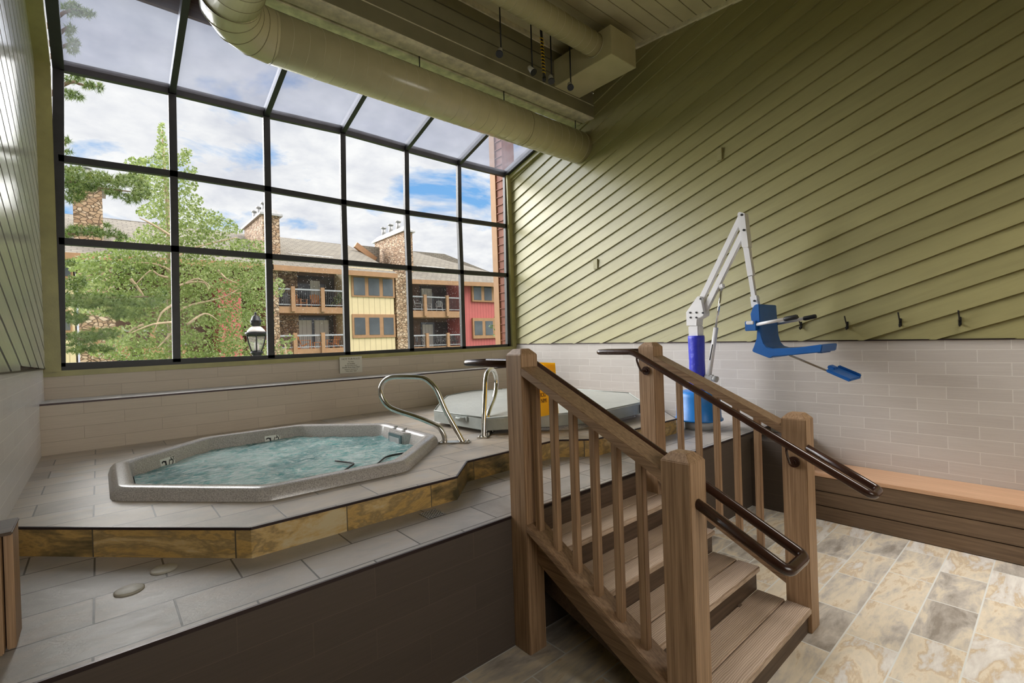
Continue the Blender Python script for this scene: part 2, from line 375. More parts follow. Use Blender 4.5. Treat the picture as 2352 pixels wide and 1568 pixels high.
# ================================================================== SETTING
def clip(poly, f):
    """keep the part of a 2-D polygon where f(p) >= 0 (f linear)"""
    out = []; n = len(poly)
    for i in range(n):
        a, b = poly[i], poly[(i+1) % n]; fa, fb = f(a), f(b)
        if fa >= 0: out.append(a)
        if (fa >= 0) != (fb >= 0): t = fa/(fa-fb); out.append((a[0]+(b[0]-a[0])*t, a[1]+(b[1]-a[1])*t))
    return out
def lap_boards(mb, polys, x, nx, k, w, t0, thick=.021, gap=0.0):
    for poly in polys:
        ts = [p[1]+k*p[0] for p in poly]
        n0, n1 = math.floor((min(ts)-t0)/w), math.ceil((max(ts)-t0)/w)
        for n in range(n0, n1):
            lo, hi = t0+n*w, t0+(n+1)*w
            lo += gap
            q = clip(clip(poly, lambda p: p[1]+k*p[0]-lo), lambda p: hi-p[1]-k*p[0])
            if len(q) < 3: continue
            dep = lambda p: x + nx*(.003+thick*(1 if gap else 1-(p[1]+k*p[0]-lo)/w))
            mb.poly([(dep(p), p[0], p[1]) for p in q])
            e = [p for p in q if abs(p[1]+k*p[0]-lo) < 1e-6]
            if len(e) == 2:
                a, b = e
                mb.poly([(x, a[0], a[1]), (x, b[0], b[1]), (dep(b), b[0], b[1]), (dep(a), a[0], a[1])])
YB = -3.3                                             # back of the room, behind the camera
YWALL = 4.66                                          # the drop wall over the beam
def bnd(y): return H - .076 - .0085*(YW-y)            # top of the wall tile
# right wall: tile below, lapped boards above
wall_right = MB().box((XR, YB, -.1), (XR+.15, YW+.1, H-.2)).build('wall_right', M['tileR']); struct(wall_right)
MB().add([(XR-.006, y, z) for y, z in ((YB, 0), (YW, 0), (YW, bnd(YW)), (YB, bnd(YB)))], [(0, 1, 2, 3)]).build('tile_wainscot', M['tileR'], wall_right, fix=False)
mb = MB()
lap_boards(mb, [[(YW, bnd(YW)), (YW, zsky(YW)), (YWALL, zsky(YWALL)), (YWALL, bnd(YWALL))],
                [(YWALL, bnd(YWALL)), (YWALL, zceil(YWALL)), (YB, zceil(YB)+.3), (YB, bnd(YB))]], XR, -1, .342, .1935, H+.3334)
mb.build('board_siding', M['boards'], wall_right)
mb = MB().poly([(XR+.001, y, z) for y, z in ((YW+.1, H-.2), (YW+.1, H+3.1), (YWALL, zsky(YWALL)+.1), (YWALL, H+4.3), (YB, H+4.3), (YB, H-.2))])
mb.build('backing', M['olive'], wall_right, fix=False)
MB().bar((XR-.012, YW, bnd(YW)), (XR-.012, YB, bnd(YB)), .02, .012).build('cap_strip', M['darktrim'], wall_right)
# left wall
YL0 = 2.6
wall_left = MB().box((XL-.15, YL0, -.1), (XL, YW+.1, H-.2)).build('wall_left', M['tileL']); struct(wall_left)
MB().add([(XL+.006, y, z) for y, z in ((YL0, 0), (YW, 0), (YW, bnd(YW)-.055), (YL0, bnd(YL0)+.04))], [(0, 3, 2, 1)]).build('tile_wainscot', M['tileL'], wall_left, fix=False)
mb = MB(); zl = lambda y: bnd(y) + (-.055 if y > 6 else .04)
lap_boards(mb, [[(YW, zl(YW)), (YW, zsky(YW)), (YWALL, zsky(YWALL)), (YWALL, zl(YWALL)-.01)],
                [(YWALL, zl(YWALL)-.05), (YWALL, zceil(YWALL)), (YL0, zceil(YL0)+.2), (YL0, zl(YL0))]], XL, 1, .342, .1935, H-.75+.342*6.66, .018, .028)
mb.build('board_siding', M['boards_left'], wall_left)
MB().poly([(XL-.001, y, z) for y, z in ((YW+.1, H-.25), (YW+.1, H+3.1), (YWALL, zsky(YWALL)+.1), (YWALL, H+4.3), (YL0, H+4.3), (YL0, H-.25))]).build('backing', M['riserwood'], wall_left, fix=False)
MB().bar((XL+.012, YW, bnd(YW)-.055), (XL+.012, YL0, bnd(YL0)+.04), .02, .012).build('cap_strip', M['darktrim'], wall_left)
# hidden remainder of the hall behind the camera
struct(MB().box((-3.6, YB-.15, -.1), (XR+.15, YB, H+4.3)).build('wall_back', M['olive']))
struct(MB().box((-3.6, YB, -.1), (-3.45, YL0+.1, H+4.3)).build('wall_far_left', M['olive']))
struct(MB().box((-3.6, YL0, -.1), (XL-.002, YL0+.10, H+4.3)).build('wall_left_return', M['olive']))
struct(MB().box((-3.6, YB, -.15), (XR+.1, YD+.1, 0)).build('floor', M['floor']))
# raised deck with its tiled front, coloured dark to stand in for shade
deck = struct(MB().box((-3.45, YD, 0), (XR, YW+.1, ZD)).build('deck_floor', M['deck']))
MB().add([(-3.45, YD-.004, 0), (XR, YD-.004, 0), (XR, YD-.004, ZD-.012), (-3.45, YD-.004, ZD-.012)], [(0, 1, 2, 3)]).build('front_face', M['tileD'], deck, fix=False)
MB().box((-3.45, YD-.010, ZD-.014), (XR, YD+.002, ZD+.003)).build('edge_strip', M['darktrim'], deck)
MB().box((5.30, 1.84, 0), (XR-.008, YD-.006, .72)).build('side_block', M['tileD'], deck)
# tub platform (one step up)
PLAT = [(XL, 3.80), (.57, 2.765), (1.832, 2.745), (2.125, 3.035), (3.13, 3.05), (3.38, 2.805), (4.77, 2.805), (XR, 3.90), (XR, YW), (XL, YW)]
T1 = [(.03, 3.92), (.73, 3.15), (1.66, 3.115), (2.36, 3.79), (2.385, 4.80), (1.69, 5.56), (.74, 5.57), (.03, 4.86)]     # first tub, outer foot of the rim
def inset(poly, d):
    n = len(poly); out = []
    for i in range(n):
        a, b, c = Vector(poly[i-1]), Vector(poly[i]), Vector(poly[(i+1) % n])
        u, v = (b-a).normalized(), (c-b).normalized(); nu, nv = Vector((-u.y, u.x)), Vector((-v.y, v.x))
        bis = (nu+nv).normalized(); out.append(tuple(b + bis*(d/max(.3, bis.dot(nu)))))
    return out
HOLE = inset(T1, .10)
bm = bmesh.new()
top = [bm.verts.new((x, y, ZP)) for x, y in PLAT]; hol = [bm.verts.new((x, y, ZP)) for x, y in HOLE]
eds = [bm.edges.new((top[i], top[(i+1) % len(top)])) for i in range(len(top))] + [bm.edges.new((hol[i], hol[(i+1) % len(hol)])) for i in range(len(hol))]
bmesh.ops.triangle_fill(bm, use_beauty=True, use_dissolve=False, edges=eds)
me = bpy.data.meshes.new('tub_platform_floor'); bm.to_mesh(me); bm.free(); me.materials.append(M['platform'])
plat = bpy.data.objects.new('tub_platform_floor', me); C.objects.link(plat); struct(plat)
mb = MB()
for a, b in zip(PLAT[:7], PLAT[1:8]): mb.poly([(a[0], a[1], ZD-.002), (b[0], b[1], ZD-.002), (b[0], b[1], ZP-.008), (a[0], a[1], ZP-.008)])
mb.build('riser_face', M['riser'], plat, fix=False)
mb = MB()
for a, b in zip(PLAT[:7], PLAT[1:8]): mb.bar((a[0], a[1], ZP-.005), (b[0], b[1], ZP-.005), .012, .014)
mb.build('edge_strip', M['darktrim'], plat)
# ledge and the wall under the window
ledge = struct(MB().box((XL, YLEDGE, ZP-.02), (XR, YW, ZL)).build('ledge_floor', M['ledge']))
MB().add([(XL, YLEDGE-.003, ZP), (XR, YLEDGE-.003, ZP), (XR, YLEDGE-.003, ZL-.012), (XL, YLEDGE-.003, ZL-.012)], [(0, 1, 2, 3)]).build('front_face', M['tileW'], ledge, fix=False)
MB().box((XL, YLEDGE-.008, ZL-.014), (XR, YLEDGE+.002, ZL+.003)).build('edge_strip', M['darktrim'], ledge)
wall_window = struct(MB().box((XL-.1, YW-.005, 0), (XR+.1, YW+.12, H-.16)).build('wall_window', M['tileW']))
# ------------------------------------------------------------------ glazing
NX = [(141, 388.4, 402), (604, 618), (779.8, 792), (926, 938), (1047, 1058.6)]
VB = [[(134, 150), (134.5, 364), (135.5, 554), (138, 842)],
      [(395, 207), (398.5, 400), (401.5, 572), (405.5, 831)],
      [(611, 260), (614, 434.6), (617, 589), (622.3, 822)],
      [(786, 299), (788, 465), (792, 603), (797.3, 814)],
      [(932, 340), (933.6, 488), (938.6, 615.6), (944.5, 805.5)],
      [(1053, 373), (1054.5, 505), (1059, 625), (1064, 800.5)],
      [(1161, 400), (1163, 519.5), (1165, 632), (1168, 794.5)]]
N = [[onY(YW+.03, *p) for p in col] for col in VB]
win = thing('window_1', None, None, (N[0][3].x, YW+.03, N[0][3].z)); struct(win)
mb = MB(); W_ = [.085, .075, .078, .075, .075, .073, .09]
for col, w in zip(N, W_):
    for a, b in zip(col, col[1:]): mb.bar(a, b, w, .06, (0, 1, 0))
for r, w in enumerate((.11, .068, .07, .075)):
    for i in range(6): mb.bar(N[i][r], N[i+1][r], .06, w, (0, 0, 1))
mb.build('window_frame', M['frame'], win)
mb = MB()
for i in range(6):
    for r in (0, 1): mb.poly([N[i][r], N[i][r+1], N[i+1][r+1], N[i+1][r]])
for i in (0, 1, 3, 5): mb.poly([N[i][2], N[i][3], N[i+1][3], N[i+1][2]])
mb.build('pane', M['glass'], win, fix=False)
mb = MB()
for i in (2, 4): mb.poly([N[i][2], N[i][3], N[i+1][3], N[i+1][2]])
mb.build('pane', M['glass_wet'], win, fix=False)['label'] = 'lower panes with dried water spots'
# sloped skylight from the transom to the beam
YS = 5.02
sky = thing('window_2', None, None, (N[0][0].x, YS, H+3.4)); struct(sky)
def up(p): d = p.y-YS; return Vector((p.x, YS, p.z+.29*d))
mb = MB()
for i, col in enumerate(N): mb.bar(col[0], up(col[0]), .09 if i in (0, 6) else .062, .11, (0, 0, 1))
mb.bar(up(N[0][0]), up(N[6][0]), .06, .08)
mb.build('window_frame', M['frame'], sky)
mb = MB()
for i in range(6): mb.poly([N[i][0], N[i+1][0], up(N[i+1][0]), up(N[i][0])])
mb.build('pane', M['skyglass'], sky, fix=False)
# trims round the glazing
x0, x1 = onY(YW-.05, 128, 500).x, N[6][3].x+.035
t1 = struct(MB().box((XL, YW-.05, H-.17), (x0, YW+.06, zsky(YW)-.06)).build('trim_1', M['olive'], bevel=.004))
t2 = struct(MB().bar(((XL+x0)/2, YW+.02, zsky(YW)-.04), ((XL+x0)/2, YS, zsky(YS)-.04), x0-XL, .14).build('trim_2', M['olive']))
t3 = struct(MB().box((x1, YW-.05, H-.12), (XR, YW+.06, zsky(YW))).build('trim_3', M['olive'], bevel=.004))
t4 = struct(MB().bar((XR-.03, YW+.02, zsky(YW)-.02), (XR-.03, YS, zsky(YS)-.02), .06, .14).build('trim_4', M['olive']))
t5 = struct(MB().add([(XL, YW-.03, H-.215), (XR, YW-.03, H-.165), (XR, YW-.03, H-.115), (XL, YW-.03, H-.158), (XL, YW+.1, H-.215), (XR, YW+.1, H-.165), (XR, YW+.1, H-.115), (XL, YW+.1, H-.158)],
                   [(0, 1, 2, 3), (4, 7, 6, 5), (3, 2, 6, 7), (0, 4, 5, 1), (0, 3, 7, 4), (1, 5, 6, 2)]).build('trim_5', M['olive']))
# ceiling, drop wall and beams
mb = MB(); w = .19; y = YWALL
mb.poly([(-3.6, YWALL, zceil(YWALL)+.05), (XR+.1, YWALL, zceil(YWALL)+.05), (XR+.1, YB, zceil(YB)+.05), (-3.6, YB, zceil(YB)+.05)])
while y > YB:
    a, b = y-.006, max(y-w+.006, YB)
    mb.add([(-3.6, a, zceil(a)), (XR, a, zceil(a)), (XR, b, zceil(b)), (-3.6, b, zceil(b)), (-3.6, a, zceil(a)+.02), (XR, a, zceil(a)+.02), (XR, b, zceil(b)+.02), (-3.6, b, zceil(b)+.02)],
           [(0, 1, 2, 3), (0, 4, 5, 1), (2, 6, 7, 3)]); y -= w
ceiling = struct(mb.build('ceiling', M['ceil']))
mb = MB().box((XL-.15, YWALL+.02, H+3.36), (XR+.1, YWALL+.16, H+4.3)); z = H+3.36
while z < zceil(YWALL):
    mb.box((XL-.15, YWALL, z+.008), (XR, YWALL+.02, min(z+.180, zceil(YWALL)))); z += .19
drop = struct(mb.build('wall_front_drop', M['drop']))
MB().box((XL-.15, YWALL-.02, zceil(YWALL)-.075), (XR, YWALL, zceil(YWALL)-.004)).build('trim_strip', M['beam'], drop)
beam = struct(MB().box((XL-.15, YWALL+.005, H+3.355), (XR, 4.885, H+3.60)).build('ceiling_beam', M['beam'], bevel=.008))
beam2 = struct(MB().box((XL-.15, 4.925, H+3.36), (XR, 5.08, H+3.56)).build('ceiling_beam', M['beam'], bevel=.008))
MB().box((XL-.15, 4.87, H+3.42), (XR, 4.93, H+3.58)).build('gap_backing', M['darktrim'], beam2)
M['eave'] = wood('orange_brown_soffit', 'XYZ', (.22, .09, .035), (.46, .22, .10), .7)
ev = struct(MB().box((XL-2.5, YWALL+.17, H+3.92), (XR-.1, 5.88, H+4.02)).build('roof_eave', M['eave']))
MB().box((XL-2.5, 5.88, H+3.475), (XR-.1, 5.93, H+4.05)).build('eave_fascia', M['eave'], ev)
struct(MB().bar((XR-.03, YWALL, zceil(YWALL)-.02), (XR-.03, YB, zceil(YB)-.02), .045, .05).build('trim_6', M['beam']))
# ================================================================== THINGS INSIDE
def text(name, body, size, mat, parent, origin, xdir, ydir, align='CENTER', ext=.0008, sx=1.0):
    """flat lettering as a mesh, origin at the text anchor, xdir/ydir unit directions"""
    cu = bpy.data.curves.new(name, 'FONT'); cu.body = body; cu.size = size; cu.align_x = align; cu.align_y = 'CENTER'; cu.extrude = ext; cu.resolution_u = 3
    o = bpy.data.objects.new(name, cu); C.objects.link(o)
    me = bpy.data.meshes.new_from_object(o.evaluated_get(bpy.context.evaluated_depsgraph_get()))
    bpy.data.objects.remove(o); bpy.data.curves.remove(cu)
    X, Y = Vector(xdir).normalized(), Vector(ydir).normalized(); Z = X.cross(Y)
    mt = Matrix((X*sx, Y, Z)).transposed().to_4x4(); mt.translation = Vector(origin) - (wloc(parent) if parent else Vector((0, 0, 0)))
    me.transform(mt); me.materials.clear(); me.materials.append(mat)
    o = bpy.data.objects.new(name, me); C.objects.link(o)
    if parent: o.parent = parent
    return o
# ------------------------------------------------------------------ first hot tub
def ring(poly, z): return [Vector((x, y, z)) for x, y in poly]
def tub_shell(poly, dz=0):
    lv = [(0, ZP+.001), (.012, ZP+.045), (.03, ZP+.068), (.05, ZP+.076), (.10, ZP+.076), (.118, ZP+.070), (.128, ZP+.055), (.16, ZP-.12), (.20, ZP-.30), (.24, ZP-.62)]
    def rounded(p, d, r=.07):
        q = inset(p, d) if d else p; n = len(q); out = []
        for i in range(n):
            a, b, c = Vector(q[i-1]), Vector(q[i]), Vector(q[(i+1) % n])
            u = b+(a-b).normalized()*r; v = b+(c-b).normalized()*r
            for k in range(5): tt = k/4; out.append(tuple((1-tt)**2*u+2*tt*(1-tt)*b+tt*tt*v))
        return out
    mb = MB(); R_ = [ring(rounded(poly, d), z+(dz if z > ZP+.02 else 0)) for d, z in lv]; n = len(R_[0]); vs = [v for r in R_ for v in r]
    fs = [(i*n+k, i*n+(k+1) % n, (i+1)*n+(k+1) % n, (i+1)*n+k) for i in range(len(R_)-1) for k in range(n)]
    fs.append(tuple((len(R_)-1)*n+k for k in range(n))[::-1])
    return mb.add(vs, fs, True), rounded
cx1, cy1 = 1.21, 4.35
tub = thing('hot_tub', 'open hot tub with speckled grey acrylic rim and bubbling water', 'hot tub', (cx1, cy1, ZP))
mb, rounded = tub_shell(T1); sh = mb.build('shell', M['shell'], tub, fix=False)
md = sh.modifiers.new('edges', 'EDGE_SPLIT'); md.split_angle = math.radians(38)
# skimmer housing in the back right corner
zt = ZP+.062
A = [onZ(zt, 893, 986), onZ(zt, 924, 994.5), onZ(zt, 957, 995.5), onZ(zt, 983, 1001), onZ(zt, 906, 978)]
sk = MB().prism(A, (0, 0, -.35)).build('filter_housing', M['shell'], tub, bevel=.012)
A0, A1 = A[0], A[1]; u = (A1-A0).normalized(); nrm = Vector((-u.y, u.x, 0)); nrm = nrm if nrm.dot(EYE-A0) > 0 else -nrm
p0 = A0+u*.012+nrm*.006; wd_ = (A1-A0).length-.024
fr = MB().obox(p0+u*wd_/2+Vector((0, 0, -.10)), u*wd_/2, nrm*.008, (0, 0, .075)).build('weir_frame', M['door'], sk, bevel=.004)
MB().obox(p0+u*wd_/2+nrm*.009+Vector((0, 0, -.11)), u*(wd_/2-.03), nrm*.004, (0, 0, .055)).build('weir_flap', M['grey'], sk)
MB().box((0, 0, 0), (0, 0, 0))
for px, py in ((909.5, 983.5), (930, 989)):
    c = onZ(zt, px, py); kn = MB().lathe(c, [(.036, 0), (.036, .008), (.028, .014), (.0, .014)], 20).build('air_knob', M['grey'], tub)
    MB().bar(c+Vector((-.018, 0, .018)), c+Vector((.018, 0, .018)), .010, .014).build('grip', M['grey'], kn)
# depth markers on the far inner wall
def on_edge(i, s, d, z):
    a, b = Vector(T1[i]), Vector(T1[(i+1) % 8]); q = inset(T1, d); a, b = Vector(q[i]), Vector(q[(i+1) % 8]); p = a.lerp(b, s)
    return Vector((p.x, p.y, z)), (Vector((b.x, b.y, 0))-Vector((a.x, a.y, 0))).normalized()
for i, s in ((5, .335), (6, .60)):
    p, e = on_edge(i, s, .142, ZP-.052); r = -e; nin = Vector((-e.y, e.x, 0)); upv = Vector((0, 0, 1)) - nin*.18
    upv.normalize()
    pl = MB().obox(p+nin*.004, r*.078, nin*.004, upv*.068).build('depth_marker', M['marker'], tub, bevel=.003)
    o_ = p+nin*.0095
    text('lettering', '2', .125, M['ink'], pl, o_ - r*.038 + upv*.0, r, upv)
    text('lettering', '1/2', .085, M['ink'], pl, o_ + r*.012 + upv*.012, r, upv)
    text('lettering', 'FT', .042, M['ink'], pl, o_ + r*.056 + upv*.046, r, upv)
# water: churning surface
bm = bmesh.new(); poly = inset(T1, .152)
xs = [p[0] for p in poly]; ys = [p[1] for p in poly]
n_ = 90; g = {}
import mathutils
for i in range(n_+1):
    for j in range(n_+1):
        x = min(xs)+(max(xs)-min(xs))*i/n_; y = min(ys)+(max(ys)-min(ys))*j/n_
        P3 = Vector((x*4.2, y*6.0, 0)); h = mathutils.noise.noise(P3)*.013 + mathutils.noise.noise(P3*2.6)*.009
        g[i, j] = bm.verts.new((x, y, ZW+h))
for i in range(n_):
    for j in range(n_): bm.faces.new((g[i, j], g[i+1, j], g[i+1, j+1], g[i, j+1]))
for k in range(8):
    a, b = Vector(poly[k]), Vector(poly[(k+1) % 8]); e = b-a; no = Vector((e.y, -e.x, 0))
    bmesh.ops.bisect_plane(bm, geom=bm.verts[:]+bm.edges[:]+bm.faces[:], plane_co=(a.x, a.y, 0), plane_no=no, clear_outer=True)
me = bpy.data.meshes.new('tub_water'); bm.to_mesh(me); bm.free(); me.materials.append(M['water'])
for p in me.polygons: p.use_smooth = True
wo = bpy.data.objects.new('tub_water', me); C.objects.link(wo); tag(wo, 'foaming teal water filling the open hot tub', 'water', kind='stuff')
# dark step edging just under the surface
for pts in (((770, 1058), (803, 1062), (812, 1065), (803, 1072), (788, 1082)), ((868, 1064), (885, 1050), (905, 1044), (932, 1040))):
    P = [onZ(ZW+.012, *q) for q in pts]
    MB().tube(bez(P, 5), .0075, 6).build('step_line', M['ink'], tub)
# ------------------------------------------------------------------ second tub under its cover
T2 = [(2.93, 3.95), (3.60, 3.22), (4.60, 3.20), (5.24, 3.86), (5.24, 4.85), (4.56, 5.56), (3.60, 5.58), (2.93, 4.88)]
mb, _ = tub_shell(T2, -.032); o = mb.build('hot_tub', M['shell'], None, fix=False); tag(o, 'second hot tub hidden beneath the grey vinyl cover, only its rim showing', 'hot tub')
CV = [(2.80, 4.60), (2.84, 3.72), (3.42, 3.36), (3.96, 3.12), (4.66, 3.15), (5.32, 3.80), (5.30, 4.75), (4.72, 5.72), (4.30, 5.98), (3.70, 5.72), (3.38, 5.35)]
zc0, zc1 = ZP+.075, ZP+.165
cov = thing('spa_cover', 'pale grey vinyl cover lying over the second hot tub', 'tub cover', (4.1, 4.6, zc0))
n = len(CV); ctr = Vector((4.1, 4.6))
mb = MB(); lo = ring(CV, zc0-.03); mi = ring(CV, zc1-.01); inn = ring(inset(CV, .02), zc1)
vs = lo+mi+inn; fs = [(i*n+k, i*n+(k+1) % n, (i+1)*n+(k+1) % n, (i+1)*n+k) for i in range(2) for k in range(n)]
mb.add(vs, fs); b0 = 2*n
fold = [0, 5]                                                     # the two halves fold along a seam
mid = Vector((4.05, 4.60, zc1+.035))
mb.v.append(mid); ic = len(mb.v)-1
for k in range(n): mb.f.append([b0+k, b0+(k+1) % n, ic]); mb.sm.append(False)
mb.f.append(list(range(n))[::-1]); mb.sm.append(False)
top = mb.build('lid', M['vinyl'], cov, fix=True, bevel=0)
me = top.data; me.materials.append(M['vinylside']); me.materials.append(M['vinyldark'])
for p in me.polygons:
    if abs(p.normal.z) < .5: p.material_index = 2 if p.normal.x > .35 and p.center.y+4.6 < 4.2 else 1
mb = MB()
for k in range(n):
    a, b = ring(inset(CV, .004), zc1+.002)[k], ring(inset(CV, .004), zc1+.002)[(k+1) % n]; mb.tube([a, b], .007, 6)
mb.build('piping', M['vinylside'], cov)
for k, s in ((4, .25), (4, .55), (3, .9), (5, .3)):
    a, b = Vector(CV[k]), Vector(CV[(k+1) % n]); p = a.lerp(b, s); MB().box((p.x-.012, p.y-.014, zc0-.02), (p.x+.012, p.y+.014, zc1-.02)).build('fold_flap', M['vinyldark'], cov)
hp = [onP((2.83, 4.0, zc1), Vector((-1, -.05, 0)), px, py) for px, py in ((1046, 953), (1078, 957), (1078, 967), (1046, 963))]
hc = sum(hp, Vector())/4; hx = (hp[1]-hp[0]).normalized()
ha = MB().obox(hc+Vector((-.012, 0, 0)), hx*.10, (.006, 0, 0), (0, 0, .026)).build('handle_patch', M['vinylside'], cov, bevel=.004)
MB().tube(bez([hc+Vector((-.02, 0, 0))-hx*.06, hc+Vector((-.05, 0, .004))-hx*.03, hc+Vector((-.05, 0, .004))+hx*.03, hc+Vector((-.02, 0, 0))+hx*.06]), .014, 8).build('handle', M['vinylside'], ha)
# ------------------------------------------------------------------ stainless tub rails
def tub_rail(name, label, f1, f2, pix, plate, grp):
    a, b = onZ(ZP, *f1), onZ(ZP, *f2); u = (b-a).normalized(); nn = Vector((-u.y, u.x, 0))
    t = thing(name, label, 'handrail', ((a+b)/2), grp)
    P = [onP(a, nn, *q) for q in pix]
    MB().tube(bez(P, 7), .0235, 14).build('rail', M['steel'], t)
    bp = MB().obox((a+b)/2+Vector((0, 0, .006)), u*((b-a).length/2+plate[0]), nn*plate[1], (0, 0, .006)).build('base_plate', M['steel'], t, bevel=.003)
    for s in (-1, 1):
        for q in (-1, 1):
            c = (a+b)/2+u*s*((b-a).length/2+plate[0]-.02)+nn*q*(plate[1]-.018)+Vector((0, 0, .012))
            MB().lathe(c, [(.009, 0), (.009, .006), (.004, .010), (0, .010)], 10).build('bolt', M['steel'], bp)
    return t
tub_rail('tub_handrail', 'looped stainless steel grab rail beside the open hot tub', (1021, 1017), (1064, 1016),
         [(1021, 1018), (1021, 1003), (1012, 985), (998, 975), (958, 958), (910, 942), (890, 931), (877, 912), (874, 893), (882, 876), (897, 867), (920, 865), (955, 865.5), (975, 869), (990, 880), (1004, 898), (1022, 940), (1045, 982), (1064, 1017)], (.06, .05), 'stainless tub rails')
tub_rail('tub_handrail', 'narrow stainless steel grab rail standing before the tub cover', (1110.5, 1004), (1122, 994.5),
         [(1110.5, 1005), (1111.5, 960), (1114, 900), (1116, 866), (1121, 852), (1130, 848.5), (1137, 857), (1140, 880), (1136, 910), (1126, 936), (1120.5, 955), (1120, 975), (1122, 995)], (.06, .05), 'stainless tub rails')
# ------------------------------------------------------------------ drain, covers, sign, hooks, plates
c = (onZ(ZD, 971, 1180)+onZ(ZD, 1015, 1180))/2
dr = thing('floor_drain', 'small square metal drain grate in the deck below the platform step', 'drain', c)
MB().box(c+Vector((-.062, -.062, 0)), c+Vector((.062, .062, .002))).build('backing', M['ink'], dr)
mb = MB()
for k in range(6):
    s = -.055+.022*k; mb.box(c+Vector((s-.004, -.062, .001)), c+Vector((s+.004, .062, .004))); mb.box(c+Vector((-.062, s-.004, .001)), c+Vector((.062, s+.004, .004)))
mb.build('grate', M['grey'], dr)
for (px, py), lb in (((376.5, 1308), 'round beige access lid on the deck, right of the pair and nearer the step'), ((297, 1356), 'round beige access lid on the deck, left of the pair and nearer the deck edge')):
    c = onZ(ZD, px, py); tag(MB().lathe(c, [(.056, 0), (.056, .006), (.050, .009), (0, .009)], 28).build('access_lid', M['cover'], None), lb, 'floor lid', 'round floor lids')
a, b = onY(YW-.035, 779, 820), onY(YW-.035, 832, 854)
sg = thing('rules_sign', 'small pale hot tub rules sign mounted under the window', 'sign', ((a.x+b.x)/2, YW-.035, b.z))
MB().box((a.x, YW-.042, b.z), (b.x, YW-.034, a.z)).build('panel', M['paper'], sg, bevel=.002)
cxs, hh = (a.x+b.x)/2, a.z-b.z
for body, fy, sz, mt in (('HOT TUB RULES', .86, .036, 'ink2'), ('No Glass', .69, .022, 'ink2'), ('No Smoking', .57, .022, 'ink2'), ('No Excessive Noise', .455, .022, 'ink2'),
                         ('HOURS 10 am-10 pm ONLY', .34, .0215, 'ink'), ('Violators reported to', .22, .022, 'ink2'), ('Police after 10pm', .11, .022, 'ink2')):
    text('lettering', body, sz, M[mt], sg, (cxs, YW-.043, b.z+hh*fy), (1, 0, 0), (0, 0, 1))
for px, py, lb in ((1840, 745, 'black iron coat hook behind the lift armrests, first of the wall row'), (1946, 745, 'black iron coat hook, second along the wall from the pool lift'),
                   (2068, 738, 'black iron coat hook, third along the wall from the pool lift'), (2205, 735, 'black iron coat hook, farthest along the wall from the pool lift')):
    p = onX(XR-.022, px, py); h = thing('coat_hook', lb, 'hook', p, 'coat hooks on the right wall')
    MB().bar(p+Vector((.0, 0, .03)), p+Vector((.0, 0, -.045)), .022, .010, (1, 0, 0)).build('back_plate', M['blackmetal'], h, bevel=.003)
    MB().tube(bez([p+Vector((-.004, 0, -.005)), p+Vector((-.03, 0, .01)), p+Vector((-.055, 0, .04)), p+Vector((-.085, 0, .085))]), .0065, 8).build('upper_prong', M['blackmetal'], h)
    MB().tube(bez([p+Vector((-.004, 0, -.03)), p+Vector((-.025, 0, -.05)), p+Vector((-.045, 0, -.045)), p+Vector((-.052, 0, -.025))]), .0065, 8).build('lower_prong', M['blackmetal'], h)
for (ax_, ay_), (bx_, by_), lb in (((1364, 596), (1374, 617), 'painted-over wall plate low on the board wall near the window'), ((1647, 342), (1660, 367), 'painted-over wall plate high on the board wall above the pool lift')):
    a, b = onX(XR-.02, ax_, ay_), onX(XR-.02, bx_, by_)
    pl = tag(MB().box((XR-.04, a.y, a.z), (XR-.01, b.y, b.z)).build('wall_plate', M['boards'], None, bevel=.003), lb, 'wall plate', 'painted wall plates')
# ------------------------------------------------------------------ wooden stairs
SX0, SX1, RUN, RISE = 2.06, 3.285, .3, .1588
st = thing('wooden_stairs', 'short flight of wooden steps climbing from the floor to the deck', 'stairs', ((SX0+SX1)/2, 1.6, 0))
for k in range(1, 5):
    yf = 2.255-RUN*k; z = ZD-RISE*k
    mb = MB().box((SX0, yf, z-.036), (SX1, yf+.146, z)).box((SX0, yf+.152, z-.036), (SX1, yf+.325, z))
    mb.build('tread', M['tread'], st, bevel=.006)
for k in range(0, 5):
    yf = 2.255-RUN*k+.022; z1 = ZD-RISE*k-(.036 if k else .016); z0 = max(.0, ZD-RISE*(k+1))
    if k == 0: yf = YD-.034
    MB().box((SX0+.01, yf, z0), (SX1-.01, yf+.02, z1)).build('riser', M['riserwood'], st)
sl = RISE/RUN
def zrail(y, z0): return z0 + .525*(y-2.105)
for x in (SX0+.03, SX1-.30):
    yb = 1.08; pts = [(YD-.04, ZD-.25), (YD-.04, ZD-.50), (yb+.15, 0.0), (yb, 0.0), (yb, .03)]
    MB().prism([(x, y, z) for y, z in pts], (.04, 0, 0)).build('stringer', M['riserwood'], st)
def newel(y0, y1, x0, x1, ztop, zbot, par):
    mb = MB(); ch = .032
    lv = [(0, zbot), (0, ztop-.035), (ch, ztop)]
    vs = []
    for d, z in lv: vs += [(x0+d, y0+d, z), (x1-d, y0+d, z), (x1-d, y1-d, z), (x0+d, y1-d, z)]
    fs = [(0, 3, 2, 1)] + [(i*4+k, i*4+(k+1) % 4, (i+1)*4+(k+1) % 4, (i+1)*4+k) for i in range(2) for k in range(4)] + [(8, 9, 10, 11)]
    return mb.add(vs, fs).build('newel_post', M['post'], par, bevel=.003)
